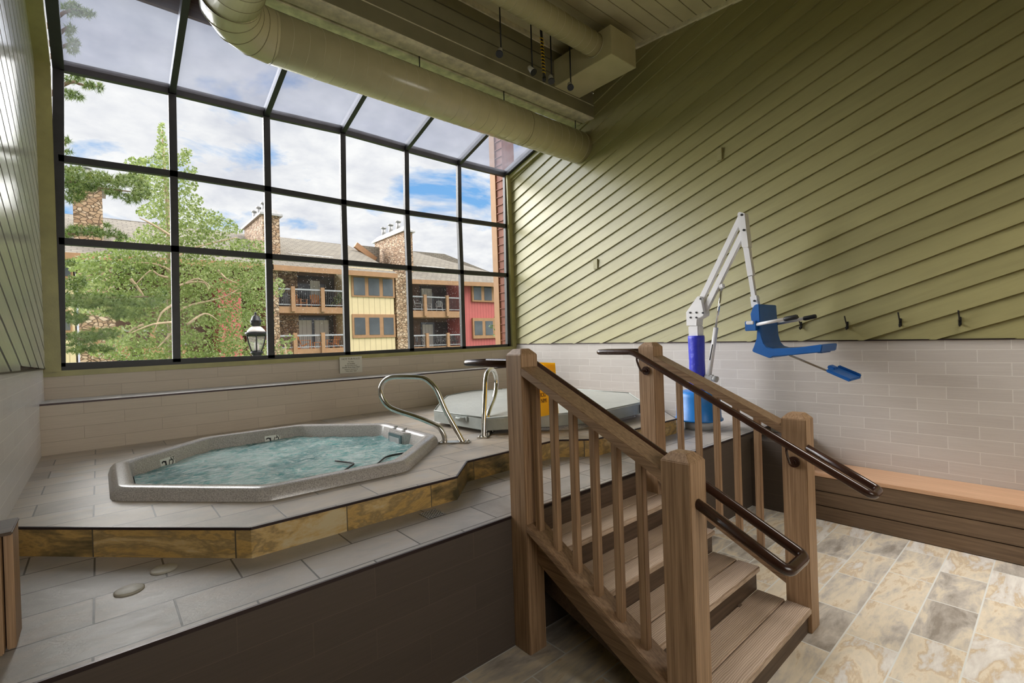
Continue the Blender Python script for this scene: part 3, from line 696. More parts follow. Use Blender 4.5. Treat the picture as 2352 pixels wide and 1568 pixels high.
def railing(label, x0, x1, balY, hx_in, hx_out, yext, lowz, ztop, yb_, slp):
    t = thing('stair_railing', label, 'railing', ((x0+x1)/2, 1.6, 0), 'railings flanking the stairs')
    newel(2.107, 2.247, x0, x1, H-.055, 0, t); newel(1.055, 1.197, x0, x1, H-.52, 0, t)
    def inc(y0, y1, za, zb, dz, xa, xb, nm, slope=.50):
        # sloped board: top surface at za (y0), zb (y1)
        return MB().prism([(xa, y0, za), (xa, y1, zb), (xa, y1, zb-dz), (xa, y0, za-dz)], (xb-xa, 0, 0)).build(nm, M['rail'], t, bevel=.004)
    inc(2.112, 1.19, H-.160, H-.604, .052, x0, x1, 'top_rail')
    inc(2.112, 1.19, H+lowz, H+lowz-.475, .045, x0, x1, 'bottom_rail')
    if hx_in > x1: inc(2.112, 1.19, H+lowz-.045, H+lowz-.52, .21, x0+.085, x0+.125, 'side_board')['label'] = 'recessed dark side board'
    for y in balY:
        zt_ = H-.160-.4816*(2.112-y)-.03; zb_ = H+lowz-.515*(2.112-y)-.02; xm = (x0+x1)/2
        MB().box((xm-.019, y-.019, zb_), (xm+.019, y+.019, zt_)).build('baluster', M['post'], t, bevel=.002)
    zr = lambda y: H-ztop-slp*(yb_-y)
    P = [(hx_out, 2.247, H-ztop), (hx_out, yext, H-ztop), (hx_in, yext, H-ztop), (hx_in, yb_, H-ztop), (hx_in, .70, zr(.70)), (hx_out, .70, zr(.70)), (hx_out, 1.06, zr(1.06))]
    hr = MB().tube(fillet(P, .035, 5), .0225, 14).build('handrail', M['handrail'], t)
    face = x0 if hx_in < x0 else x1; sg_ = -1 if hx_in < x0 else 1
    for y in (2.177, 1.126):
        z = zr(y)-.13
        br = MB().cyl((face, y, z), (face+sg_*.012, y, z), .034, 18).cyl((face+sg_*.01, y, z), (face+sg_*.022, y, z), .017, 14).build('bracket', M['handrail'], hr)
        MB().tube(bez([(face+sg_*.012, y, z), (face+sg_*.07, y, z+.005), (hx_in, y, zr(y)-.05), (hx_in, y, zr(y)-.01)]), .008, 8).build('bracket_arm', M['handrail'], br)
    return t
railing('left stair railing with balusters and a looped brown pipe handrail', 1.887, 2.022, (2.06, 1.917, 1.771, 1.629, 1.488, 1.346), 2.125, 1.945, 2.76, -1.095, .15, 2.25, .49)
railing('right stair railing, nearer the bench, with looped brown pipe handrail', 3.28, 3.415, (1.935, 1.79, 1.65, 1.51, 1.37), 3.16, 3.30, 2.56, -1.095, .125, 2.22, .518)
# ------------------------------------------------------------------ bench along the right wall
bx0 = 5.345; zb = H-1.41; by1 = 1.835
be = thing('wall_bench', 'long low wooden bench along the foot of the right wall', 'bench', (5.6, .5, 0))
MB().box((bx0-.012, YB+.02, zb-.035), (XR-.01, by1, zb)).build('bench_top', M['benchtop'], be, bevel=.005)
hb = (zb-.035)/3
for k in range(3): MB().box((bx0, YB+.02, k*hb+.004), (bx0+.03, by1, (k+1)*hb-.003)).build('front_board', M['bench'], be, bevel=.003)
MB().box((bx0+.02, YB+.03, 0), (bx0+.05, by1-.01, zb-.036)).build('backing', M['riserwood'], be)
# ------------------------------------------------------------------ low post at the left edge of the deck
po = thing('low_wooden_post', 'low brown wooden post on the deck against the left wall', 'post', (-.33, 2.63, ZD))
za = H-.638
MB().box((XL+.008, 2.535, ZD), (-.288, 2.735, za-.012)).build('post_body', M['post'], po, bevel=.004)
MB().box((-.284, 2.572, ZD), (-.259, 2.735, za-.012)).build('side_board', M['post'], po, bevel=.003)
MB().box((XL+.008, 2.53, za-.012), (-.256, 2.738, za)).build('cap', M['riserwood'], po, bevel=.003)
# ------------------------------------------------------------------ air ducts
yd, zdct, rd = 4.95, H+2.992, .237
du = thing('air_duct', 'large round olive air duct hanging in front of the skylight', 'duct', (3.4, yd, zdct))
xb0, Rb = 1.34, .42
mb = MB().tube([(xb0, yd, zdct), (XR-.01, yd, zdct)], rd, 40)
mb.build('duct_run', M['duct'], du)
arc = [(xb0-Rb*math.sin(a), yd-Rb+Rb*math.cos(a), zdct) for a in (0, PI/8, PI/4, 3*PI/8, PI/2)]
el = MB().tube(arc, rd*1.005, 40, caps=False, smooth=True).build('elbow', M['duct'], du)
MB().tube([(xb0-Rb, yd-Rb, zdct), (xb0-Rb, YB+.02, zdct)], rd, 40).build('duct_branch', M['duct'], du)
def hoop(c, axis, r, w=.006):
    c = Vector(c); axis = Vector(axis).normalized(); u = axis.orthogonal().normalized(); v = axis.cross(u)
    return [c + (u*math.cos(2*PI*k/40)+v*math.sin(2*PI*k/40))*r for k in range(40)]
mb = MB(); x = xb0+.12
while x < XR-.05: mb.tube(hoop((x, yd, zdct), (1, .10, 0), rd), .0032, 5, closed=True); x += .148
mb.build('spiral_seam', M['spiral'], du)
js = lambda h, r: MB().tube(h, r, 5, closed=True).build('joint_seam', M['seam'], du)
for k, p in enumerate(arc): js(hoop(p, (-math.cos(k*PI/8), -math.sin(k*PI/8), 0), rd*1.006), .004)
for yy in [yd-Rb-.16*k for k in range(1, 14)]: js(hoop((xb0-Rb, yy, zdct), (0, 1, 0), rd), .003)
js(hoop((4.62, yd, zdct), (1, 0, 0), rd*1.002), .004)
for px, py in ((607, 10), (963, 130), (1157, 205), (1321, 270)):
    x = onY(4.9, px, py).x; MB().cyl((x, 4.90, zdct+rd-.01), (x, 4.90, H+3.37), .007, 8).build('hanger_rod', M['blackmetal'], du)
# smaller duct entering a square box
y2, z2, r2 = 3.92, H+3.785, .142
d2 = thing('air_duct', 'smaller round olive duct running high under the ceiling into a square box', 'duct', (3.0, y2, z2))
MB().tube([(XL-2.6, y2, z2), (5.0, y2, z2)], r2, 32).build('duct_run', M['duct'], d2)
bxm = MB().box((4.98, 3.66, H+3.56), (5.51, YWALL-.005, H+3.93)).build('duct_box', M['duct'], d2, bevel=.004)
mb = MB(); x = .3
while x < 4.95: mb.tube(hoop((x, y2, z2), (1, .1, 0), r2), .0028, 5, closed=True); x += .12
mb.tube(hoop((4.97, y2, z2), (1, 0, 0), r2+.004), .006, 5, closed=True)
mb.build('spiral_seam', M['spiral'], d2)
for x in (1.2, 3.72): MB().cyl((x, y2, z2+r2-.01), (x, y2, zceil(y2)), .006, 8).build('hanger_rod', M['blackmetal'], d2)
# ------------------------------------------------------------------ pendant spotlights and the wrapped cord
YSP = 4.3
sl_ = [((1148, 118), (-.4, -.3), 'pendant spotlight nearest the round duct bend, first of four'), ((1220, 160), (.25, -.6), 'pendant spotlight, second of four, facing the camera beside the striped cord'),
       ((1265, 180), (-.2, -.35), 'pendant spotlight, third of four, just right of the striped cord'), ((1309, 196), (-.35, -.5), 'pendant spotlight nearest the square duct box, last of four')]
for (px, py), (dx, dy), lb in sl_:
    p = onY(YSP, px, py); t = thing('pendant_spotlight', lb, 'spotlight', p, 'pendant spotlights under the ceiling')
    MB().cyl(p+Vector((.02, 0, .05)), (p.x+.02, p.y, zceil(YSP)), .009, 8).build('rod', M['blackmetal'], t)
    MB().tube(bez([p+Vector((.02, 0, .06)), p+Vector((.035, 0, .03)), p+Vector((.028, 0, 0))]), .006, 8).build('swivel', M['blackmetal'], t)
    d = Vector((dx, dy, -.85)).normalized()
    MB().tube([p-d*.05, p-d*.04, p+d*.01, p+d*.05], [.022, .028, .033, .042], 16).build('lamp_head', M['lamphead'], t)
    MB().tube([p+d*.045, p+d*.062], [.044, .044], 16).build('bezel', M['blackmetal'], t)
a, b = onY(YSP, 1243, 74), onY(YSP, 1250, 178)
cd = thing('hanging_cord', 'thick black cord wrapped in yellow tape hanging from the ceiling', 'cord', b)
MB().tube([Vector((a.x, a.y, zceil(YSP))), a, a.lerp(b, .5)+Vector((.006, 0, 0)), b], .017, 10).build('cord', M['black'], cd)
mb = MB(); L = (a-b).length
pts = []
for k in range(12*11+1):
    s = k/(12*11); q = a.lerp(b, .1+.82*s); an = 2*PI*11*s; pts.append(q+Vector((math.cos(an)*.018, math.sin(an)*.018, 0)))
mb.tube(pts, .0065, 6); mb.build('tape_stripe', M['yellow'], cd)
MB().tube([b, b-Vector((0, 0, .05))], [.026, .022], 12).build('plug', M['black'], cd)
for s in (-1, 1): MB().cyl(b+Vector((s*.008, 0, -.05)), b+Vector((s*.008, 0, -.085)), .004, 6).build('prong', M['steel'], cd)
# ------------------------------------------------------------------ caution sign on the cover
zc = zc1+.03
br_ = onZ(zc, 1283, 949); yS = br_.y; n3 = Vector((0, -1, .0))
P_ = lambda px, py: onY(yS, px, py)
tr_, tl_, bl_ = P_(1275, 833), P_(1218, 831), P_(1213, 951); bl_.z = br_.z
cs = thing('caution_sign', 'yellow folding caution sign standing on the tub cover', 'sign', (br_+bl_)/2)
hole = [(P_(1246, 838) + Vector((.030*math.cos(a), 0, .012*math.sin(a)))) for a in [2*PI*k/14 for k in range(14)]]
def panel(dy, tilt):
    bm = bmesh.new(); out = [tl_, tr_, br_, bl_]
    vv = [bm.verts.new(p) for p in out]; hv = [bm.verts.new(p) for p in hole]
    ed = [bm.edges.new((vv[i], vv[(i+1) % 4])) for i in range(4)] + [bm.edges.new((hv[i], hv[(i+1) % 14])) for i in range(14)]
    bmesh.ops.triangle_fill(bm, use_beauty=True, edges=ed)
    r = bmesh.ops.solidify(bm, geom=bm.faces[:], thickness=.006)
    for v in bm.verts: v.co.y += dy + (tr_.z-v.co.z)*tilt; v.co -= wloc(cs)
    me = bpy.data.meshes.new('panel'); bm.to_mesh(me); bm.free(); me.materials.append(M['yellow'])
    o = bpy.data.objects.new('panel', me); C.objects.link(o); o.parent = cs; return o
pf = panel(0, 0); pb = panel(.03, .35)
q = P_(1247, 906.5); text('lettering', 'ICIO', .056, M['ink'], pf, q+Vector((-.003, -.008, 0)), (1, 0, 0), (0, 0, 1), sx=.66)
q = P_(1248.5, 920); text('lettering', 'NIMI', .056, M['ink'], pf, q+Vector((-.003, -.008, 0)), (1, 0, 0), (0, 0, 1), sx=.66)
# ------------------------------------------------------------------ pool lift
XM = 5.2
lf = thing('pool_lift', 'white and blue pool lift chair on a mast by the right wall', 'pool lift', (XM, 2.77, ZD))
def LX(px, py, x=XM): return onX(x, px, py)
def Lc(cx_, cy_, x=XM): return onX(x, 1560+cx_/3.734, 480+cy_/3.734)
bc = LX(1612, 965); yM = LX(1599, 775).y
bz1 = LX(1612, 897).z
MB().lathe((XM, yM, ZD), [(.155, 0), (.155, .09), (.12, .10), (0, .10)], 28).build('foot', M['white'], lf)
bs = MB().lathe((XM, yM, 0), [(.235, ZD+.10), (.262, ZD+.10), (.262, ZD+.118), (.245, ZD+.125), (.235, bz1-.06), (.215, bz1-.015), (.17, bz1), (0, bz1)], 36).build('base_cover', M['bluebase'], lf)
zh = Lc(130, 1000).z; zw0, zw1 = LX(1600, 885).z, LX(1592, 771).z
mast = MB().box((XM-.062, yM-.062, bz1-.02), (XM+.062, yM+.062, zh)).build('mast', M['white'], lf, bevel=.01)
wr = [(.088, zw0-.12), (.090, zw0), (.086, (zw0+zw1)/2), (.091, zw1-.03), (.089, zw1)]
MB().lathe((XM, yM, 0), wr, 22, smooth=True).build('mast_sleeve', M['bluewrap'], lf)
def slab(poly, x0, x1, nm, mt, par, bev=.004, pix=Lc):
    P = [pix(px, py, XM) for px, py in poly]; P = [Vector((x0, p.y, p.z)) for p in P]
    return MB().prism(P, (x1-x0, 0, 0)).build(nm, M[mt], par, bevel=bev)
hd = slab([(85, 885), (170, 765), (185, 748), (205, 752), (215, 770), (237, 895), (232, 915), (180, 945), (176, 1000), (88, 1000)], XM-.07, XM+.07, 'head_plate', 'white', lf)
for q in ((95, 888), (148, 887), (204, 890), (98, 930), (148, 930), (184, 770)):
    p = Lc(*q, XM-.07); MB().cyl((XM-.070, p.y, p.z), (XM-.078, p.y, p.z), .011, 10).build('bolt', M['blackmetal'], hd)
def strut(a, b, w, d, nm, mt, par, x=XM, pix=Lc):
    p, q = pix(*a, x), pix(*b, x); return MB().bar(p, q, d, w, (0, 0, 1) if abs((q-p).normalized().z) < .9 else (0, 1, 0)).build(nm, M[mt], par, bevel=.005)
strut((195, 772), (537, 62), .062, .05, 'arm_bar', 'white', lf)
strut((222, 870), (556, 190), .062, .05, 'arm_bar', 'white', lf)
ab = slab([(516, 40), (530, 28), (578, 40), (612, 325), (600, 332), (552, 332), (540, 215), (514, 110)], XM-.045, XM+.045, 'apex_bracket', 'white', lf)
for q in ((537, 50), (556, 180)):
    p = Lc(*q, XM-.045); MB().cyl((XM-.045, p.y, p.z), (XM-.053, p.y, p.z), .012, 10).build('bolt', M['blackmetal'], ab)
dl = strut((580, 320), (620, 575), .062, .055, 'drop_leg', 'white', lf)
strut((614, 560), (645, 760), .047, .045, 'inner_tube', 'white', dl)
sv = strut((645, 745), (660, 840), .072, .06, 'seat_socket', 'white', lf)
p = Lc(646, 787, XM-.03); MB().cyl((p.x, p.y, p.z), (p.x-.01, p.y, p.z), .011, 10).build('bolt', M['blackmetal'], sv)
ac = thing('actuator', None, None); ac.parent = lf; ac.location = Lc(315, 1010)-wloc(lf)
MB().cyl(Lc(368, 660), Lc(312, 1030), .0125, 12).build('piston_rod', M['chrome'], ac)
MB().cyl(Lc(316, 1015), Lc(256, 1430), .026, 14).build('cylinder', M['white'], ac)
MB().cyl(Lc(286, 1160, XM-.024), Lc(262, 1295, XM-.024), .006, 8).build('sensor_slot', M['black'], ac)
MB().bar(Lc(220, 1440), Lc(300, 1450), .07, .07).build('motor', M['grey'], ac, bevel=.015)
MB().cyl(Lc(285, 1450), Lc(328, 1462), .034, 14).build('motor_cap', M['grey'], ac)
p, q = Lc(385, 655), Lc(345, 668)
MB().bar(p, q, .05, .05).build('lug', M['white'], ac, bevel=.008)
# seat: profile extruded across
XS0, XS1 = 4.98, 5.42
prof = [(628, 848), (648, 818), (684, 814), (694, 960), (706, 1090), (724, 1150), (752, 1183), (800, 1197), (1000, 1190), (1215, 1160), (1228, 1165), (1216, 1228), (1000, 1250), (806, 1264), (775, 1280), (625, 1222), (626, 1208), (640, 1175), (662, 1110), (668, 1010), (616, 955), (610, 900)]
P = [onX(XS0, 1560+a/3.734, 480+b/3.734) for a, b in prof]
seat = MB().prism(P, (XS1-XS0, 0, 0)).build('seat', M['blue'], lf, bevel=.018, seg=3)
MB().box((XM-.12, P[9].y+.02, P[11].z-.012), (XM+.12, P[9].y+.06, P[11].z+.01)).build('seat_tab', M['blue'], seat)
for x_, (c0, c1, c2) in ((XS0-.03, ((664, 990), (900, 945), (1016, 922))), (XS1+.03, ((664, 985), (905, 938), (1020, 915)))):
    Q = [onX(XS0-.03, 1560+a/3.734, 480+b/3.734) for a, b in (c0, c1, c2)]; Q = [Vector((x_, p.y, p.z)) for p in Q]
    ar = MB().cyl(Q[0], Q[1], .0165, 12).build('armrest', M['white'], lf)
    MB().tube([Q[1], Q[1].lerp(Q[2], .1), Q[2].lerp(Q[1], .1), Q[2]], [.018, .023, .023, .018], 12).build('grip', M['black'], ar)
    a0, b0 = onX(XS0-.03, 1560+568/3.734, 480+962/3.734), onX(XS0-.03, 1560+668/3.734, 480+1042/3.734)
    bk = MB().box((x_-.02, a0.y, a0.z), (x_+.02, b0.y, b0.z)).build('arm_bracket', M['blue'], lf, bevel=.006)
    a1, b1 = onX(XS0-.03, 1560+580/3.734, 480+962/3.734), onX(XS0-.03, 1560+646/3.734, 480+988/3.734)
    MB().box((x_-.028, a1.y, a1.z), (x_+.028, b1.y, b1.z)).build('clip', M['white'], bk, bevel=.006)
# footrest
rd_ = MB().bar(Lc(945, 1252), Lc(1300, 1398), .02, .016).build('footrest_rod', M['steel'], lf)
fc = [Lc(1270, 1420), Lc(1400, 1395), Lc(1520, 1440), Lc(1385, 1470)]
f0, f1 = Lc(1285, 1385), Lc(1540, 1400)
cF = Lc(1408, 1415); uF = (Lc(1500, 1395)-Lc(1300, 1420)).normalized()
uF = Vector((0, -.88, -.42)).normalized(); nF = Vector((0, -.42, .88)).normalized()
ft = MB().obox(cF, (.165, 0, 0), uF*.105, nF*.014).build('footrest', M['blue'], lf, bevel=.010)
MB().obox(cF+Vector((.155, 0, 0))+nF*.014, (.012, 0, 0), uF*.10, nF*.022).build('toe_lip', M['blue'], ft, bevel=.008)
MB().obox(cF-uF*.10+nF*.016, (.055, 0, 0), uF*.03, nF*.018).build('heel_block', M['blue'], ft, bevel=.008)
# ================================================================== OUTSIDE
ZG = -3.0
M['grass'] = plain('lawn', (.10, .16, .05), .8, 0, 2, .3)
def stone_mat():
    t = NT('rubble_stone'); vo = t.n('ShaderNodeTexVoronoi', feature='DISTANCE_TO_EDGE'); vo2 = t.n('ShaderNodeTexVoronoi')
    nz = t.n('ShaderNodeVectorMath', operation='ADD'); t.l(t.pos, nz.inputs[0])
    mp = t.n('ShaderNodeMapping'); mp.inputs['Scale'].default_value = (2.0, 2.0, 3.0); t.l(t.pos, mp.inputs[0])
    for v in (vo, vo2): t.l(mp.outputs[0], v.inputs['Vector']); v.inputs['Scale'].default_value = 2.0
    rc = t.ramp(vo2.outputs['Color'], [(.15, (.36, .22, .13)), (.5, (.52, .35, .22)), (.85, (.66, .50, .36))])
    f = t.ramp(vo.outputs['Distance'], [(.02, (0, 0, 0)), (.09, (1, 1, 1))])
    c = t.mix(f, (.16, .10, .06), rc)
    return t.fin(c, .85, 0, t.bump(f, .8, .06))
M['stone'] = stone_mat()
def striped(name, col, col2, pitch):
    t = NT(name); x, y, z = t.xyz(); fr = t.math('FRACT', t.math('DIVIDE', t.math('ADD', x, t.math('MULTIPLY', y, .7)), pitch), 0)
    c = t.mix(t.math('LESS_THAN', fr, .12), t.ramp(t.noise(t.pos, 2, 3), [(.3, col), (.7, sc(col, 1.08))]), col2)
    return t.fin(c, .75)
M['tan'] = striped('tan_batten_siding', (.74, .60, .36), (.56, .44, .26), .42)
M['red'] = striped('red_batten_siding', (.52, .13, .12), (.36, .08, .08), .30)
M['brownwall'] = plain('brown_recess_wall', (.17, .10, .065), .8, 0, 1.5, .25)
M['brown'] = plain('brown_fascia', (.40, .22, .11), .7, 0, 3, .1)
def roofmat():
    t = NT('shingle_roof'); x, y, z = t.xyz(); c, f = brick(t, x, t.math('MULTIPLY', z, 1.6), .45, .24, .03)
    col = t.ramp(c, [(0, (.21, .185, .15)), (1, (.27, .24, .19))]); col = t.mix(f, col, (.15, .13, .105)); return t.fin(col, .9)
M['roof'] = roofmat()
M['metalcap'] = plain('chimney_metal', (.45, .44, .43), .4, .3)
M['pane'] = plain('dark_window_pane', (.10, .11, .12), .08, 0, .5, .4)
M['curtain'] = striped('pale_curtain', (.62, .60, .54), (.40, .38, .34), .3)
M['doorglass'] = plain('dark_door_glass', (.05, .045, .045), .1)
M['iron'] = plain('dark_iron', (.06, .06, .065), .5)
M['railcap'] = plain('grey_rail_cap', (.42, .42, .44), .5)
M['orange'] = plain('orange_stained_wood', (.62, .24, .07), .55, 0, 3, .15)
M['whiteplastic'] = plain('white_plastic', (.80, .79, .76), .4)
M['darkplastic'] = plain('dark_patio_metal', (.12, .11, .11), .5)
M['redwood'] = wood('red_stained_siding', 'ZXY', (.15, .042, .022), (.30, .095, .05), .7, (2.0, 30.0))
M['opal'] = plain('opal_lamp_glass', (.80, .74, .72), .2, 0, 3, .05)
M['clearlamp'] = glass('lamp_glass', .22, (.75, .72, .68))
def leafmat(name, cols, trans=.33):
    t = NT(name); n = t.noise(t.pos, 6.5, 3, .6); n2 = t.noise(t.pos, .9, 2)
    c = t.ramp(t.math('ADD', t.math('MULTIPLY', n, .6), t.math('MULTIPLY', n2, .4)), cols)
    t.l(c, t.b.inputs['Base Color']); t.b.inputs['Roughness'].default_value = .6
    tl = t.n('ShaderNodeBsdfTranslucent'); t.l(c, tl.inputs[0]); mx_ = t.n('ShaderNodeMixShader'); mx_.inputs[0].default_value = trans
    t.l(t.b.outputs[0], mx_.inputs[1]); t.l(tl.outputs[0], mx_.inputs[2]); t.l(mx_.outputs[0], t.out.inputs[0]); return t.m
M['leaf'] = leafmat('pale_green_leaves', [(.34, (.085, .13, .025)), (.5, (.225, .295, .085)), (.64, (.45, .49, .23))])
M['needle'] = leafmat('pine_needles', [(.3, (.04, .075, .015)), (.5, (.11, .17, .035)), (.7, (.26, .30, .08))], .25)
M['bark'] = plain('pale_bark', (.50, .38, .26), .9, 0, 12, .3, 30, .01)
M['pinebark'] = plain('dark_pine_bark', (.22, .15, .11), .9, 0, 12, .3, 30, .01)
struct(MB().box((-60, YW+.25, ZG-.2), (90, 110, ZG)).build('ground_outside', M['grass']))
# red-stained outer wall just past the right end of the window
xw = 5.82; yE = onX(xw, 1135, 600).y
ww = struct(MB().box((xw, YW+.16, ZG), (xw+.3, yE, H+4.6)).build('wall_outside_right', M['redwood']))
MB().box((xw-.025, yE-.14, ZG), (xw+.32, yE+.012, H+4.6)).build('corner_board', M['brown'], ww)
mb = MB(); z = H-.3
while z < H+4.5: mb.box((xw-.018, YW+.17, z), (xw, yE-.15, z+.012)); z += .15
mb.build('shingle_edge', M['redwood'], ww)
# ------------------------------------------------------------------ apartment building
YF = 32.8
def BX(mb, px0, py0, px1, py1, y=YF, d=.3):
    a, b = onY(y, px0, py0), onY(y, px1, py1); return mb.box((a.x, y, b.z), (b.x, y+d, a.z))
bl = thing('apartment_building', 'brown, tan and red apartment building with stone chimneys across the yard', 'building', (12, YF, ZG))
def part(nm, mat, rects, par=None, y=YF, d=.3, label=None, ground=False):
    mb = MB()
    for r in rects:
        a, b = onY(y, r[0], r[1]), onY(y, r[2], r[3]); mb.box((a.x, y, ZG if ground else b.z), (b.x, y+d, a.z))
    o = mb.build(nm, M[mat], par or bl)
    if label: o['label'] = label
    return o
part('wall', 'tan', [(797, 612, 910, 850)], y=YF, d=3, label='tan batten-board bay', ground=True)
part('wall', 'red', [(1058, 642, 1230, 850)], y=YF+.1, d=3, label='red batten-board bay', ground=True)
part('wall', 'tan', [(60, 585, 176, 850)], y=YF, d=3, label='tan bay behind the pine', ground=True)
part('wall', 'red', [(500, 640, 560, 850)], y=YF+.1, d=3, label='red bay behind the leafy tree', ground=True)
part('wall', 'stone', [(560, 600, 690, 850)], y=YF+2.2, d=1, label='stone side of the balcony recess', ground=True)
part('wall', 'brownwall', [(176, 585, 1060, 850)], y=YF+2.4, d=1, label='dark brown recess wall', ground=True)
part('wall', 'stone', [(612, 604, 646, 850)], y=YF-.05, d=2.4, label='stone pier left of the balconies', ground=True)
part('wall', 'stone', [(908, 622, 944, 850)], y=YF-.1, d=2.4, label='stone pier right of the tan bay', ground=True)
part('wall', 'stone', [(176, 600, 270, 850)], y=YF-.1, d=2.4, label='stone pier below the left chimney', ground=True)
def chimney(xl, xc, xr, yt, yb, y, capx):
    c = onY(y, xc, yb); r_ = onY(y, xr, yb); yb2 = onX(c.x, xl, yb).y if xl < xc else y+2
    zt = onY(y, xc, yt).z
    ch = MB().box((c.x, y, c.z-.5), (r_.x, yb2, zt)).build('chimney', M['stone'], bl)
    w = .18; lvl = [(w, zt), (w, zt+.12), (-.25, zt+.55)]
    vs = []
    for d, z in lvl: vs += [(c.x-d, y-d, z), (r_.x+d, y-d, z), (r_.x+d, yb2+d, z), (c.x-d, yb2+d, z)]
    MB().add(vs, [(0, 3, 2, 1)] + [(i*4+k, i*4+(k+1) % 4, (i+1)*4+(k+1) % 4, (i+1)*4+k) for i in range(2) for k in range(4)] + [(8, 9, 10, 11)]).build('chimney_cap', M['metalcap'], ch)
    for s in (.3, .55, .8):
        q = Vector(((c.x+r_.x)/2, y+(yb2-y)*s, zt+.5)); MB().cyl(q, q+Vector((0, 0, .55)), .17, 12).cyl(q+Vector((0, 0, .6)), q+Vector((0, 0, .7)), .23, 12).build('flue', M['metalcap'], ch)
chimney(564, 606, 645, 493, 606, YF+1, 0)
chimney(863, 931, 950, 532, 630, YF+1, 0)
chimney(172, 172, 240, 424, 605, YF+1, 0)
def roof(eave, ridge, ye=YF-.6, yr=YF+7, lab=None):
    P = [onY(ye, *p) for p in eave] + [onY(yr, *p) for p in ridge]
    mb = MB().poly(P); o = mb.build('roof', M['roof'], bl, fix=False)
    mb = MB()
    for a, b in zip(P[:len(eave)-1], P[1:len(eave)]): mb.bar(a-Vector((0, -.05, .17)), b-Vector((0, -.05, .17)), .14, .34)
    mb.build('eave_fascia', M['brown'], o)
    if lab: o['label'] = lab
    return o
r1 = roof([(622, 607), (913, 628)], [(905, 622), (800, 563), (788, 561), (640, 544)], lab='roof over the tan bay')
r2 = roof([(60, 574), (628, 606)], [(640, 560), (560, 537), (341, 511), (60, 481)], lab='left roof behind the trees')
r3 = roof([(944, 641), (1200, 652)], [(1200, 650), (1127, 625), (1021, 583), (944, 576)], lab='right roof over the red bay')
P = [onY(YF+5, *p) for p in ((816, 562), (872, 568), (872, 612), (862, 597))]
g_ = MB().poly(P).build('roof', M['roof'], bl, fix=False); MB().bar(P[0], P[3], .3, .45).build('eave_fascia', M['brown'], g_)
for r, pts in ((r1, ((662, 581), (765, 591))), (r3, ((953, 609), (1022, 616)))):
    a, b = (onY(YF+2.2, *q) for q in pts); mb = MB().cyl(a, b, .03, 6)
    for k in range(6): q = a.lerp(b, (k+.5)/6); mb.cyl(q, q-Vector((0, 0, .3)), .025, 6)
    mb.build('snow_rail', M['whiteplastic'], r)
def window(fr, panes):
    f = part('window', 'brown', [fr], y=YF-.08, d=.2)
    part('pane', 'pane', panes, f, y=YF-.10, d=.05)
window((807, 630, 907, 684), [(812, 636, 839, 678), (846, 638, 872, 679), (879, 640, 903, 680)])
window((809, 721, 909, 774), [(814, 729, 840, 768), (848, 729, 873, 768), (881, 729, 905, 768)])
window((1084, 652, 1170, 695), [(1088, 656, 1106, 689), (1112, 657, 1130, 690), (1136, 658, 1160, 691)])
window((1086, 730, 1172, 775), [(1090, 737, 1109, 769), (1115, 737, 1133, 769), (1139, 738, 1162, 769)])
window((130, 588, 167, 640), [(134, 595, 162, 634)])
window((130, 712, 167, 764), [(134, 718, 162, 758)])
part('door', 'doorglass', [(678, 632, 768, 703)], y=YF+2.3, d=.1); part('door', 'doorglass', [(678, 724, 768, 812)], y=YF+2.3, d=.1)
part('curtain', 'curtain', [(712, 644, 736, 700)], y=YF+2.25, d=.04); part('curtain', 'curtain', [(682, 735, 718, 808), (722, 735, 757, 808)], y=YF+2.25, d=.04)
part('door', 'doorglass', [(965, 656, 1035, 712)], y=YF+2.3, d=.1); part('door', 'doorglass', [(967, 740, 1035, 806)], y=YF+2.3, d=.1)
part('curtain', 'curtain', [(968, 662, 993, 712)], y=YF+2.25, d=.04); part('curtain', 'curtain', [(970, 745, 996, 806)], y=YF+2.25, d=.04)
def balcony(x0, x1, ytop, ydeck, yfas, posts):
    a, b = onY(YF, x0, ydeck), onY(YF, x1, yfas); z0 = a.z; zt = onY(YF, (x0+x1)/2, ytop).z
    bc_ = MB().box((a.x, YF, b.z), (b.x, YF+2.3, z0)).build('balcony', M['brown'], bl)
    mb = MB()
    for p in posts: q = onY(YF, p, ydeck); mb.box((q.x-.12, YF-.14, b.z+.1), (q.x+.12, YF+.08, zt+.12))
    mb.build('balcony_post', M['brown'], bc_)
    mb = MB().box((a.x, YF-.03, zt-.10), (b.x, YF+.06, zt)).box((a.x, YF, z0+.10), (b.x, YF+.04, z0+.16))
    mb.build('rail_cap', M['railcap'], bc_)
    mb = MB(); x = a.x+.06
    while x < b.x: mb.box((x-.012, YF, z0+.12), (x+.012, YF+.024, zt-.08)); x += .125
    mb.build('rail_bars', M['iron'], bc_)
    return z0
zA = balcony(640, 797, 664, 703, 720, (673, 741))
zB = balcony(644, 799, 768, 803, 818, (678, 742))
zC = balcony(943, 1058, 681, 713, 729, (976, 1027))
zD_ = balcony(946, 1060, 768, 798, 812, (981, 1029))
balcony(215, 300, 757, 797, 822, (222, 272)); balcony(330, 430, 757, 797, 822, (352, 412))
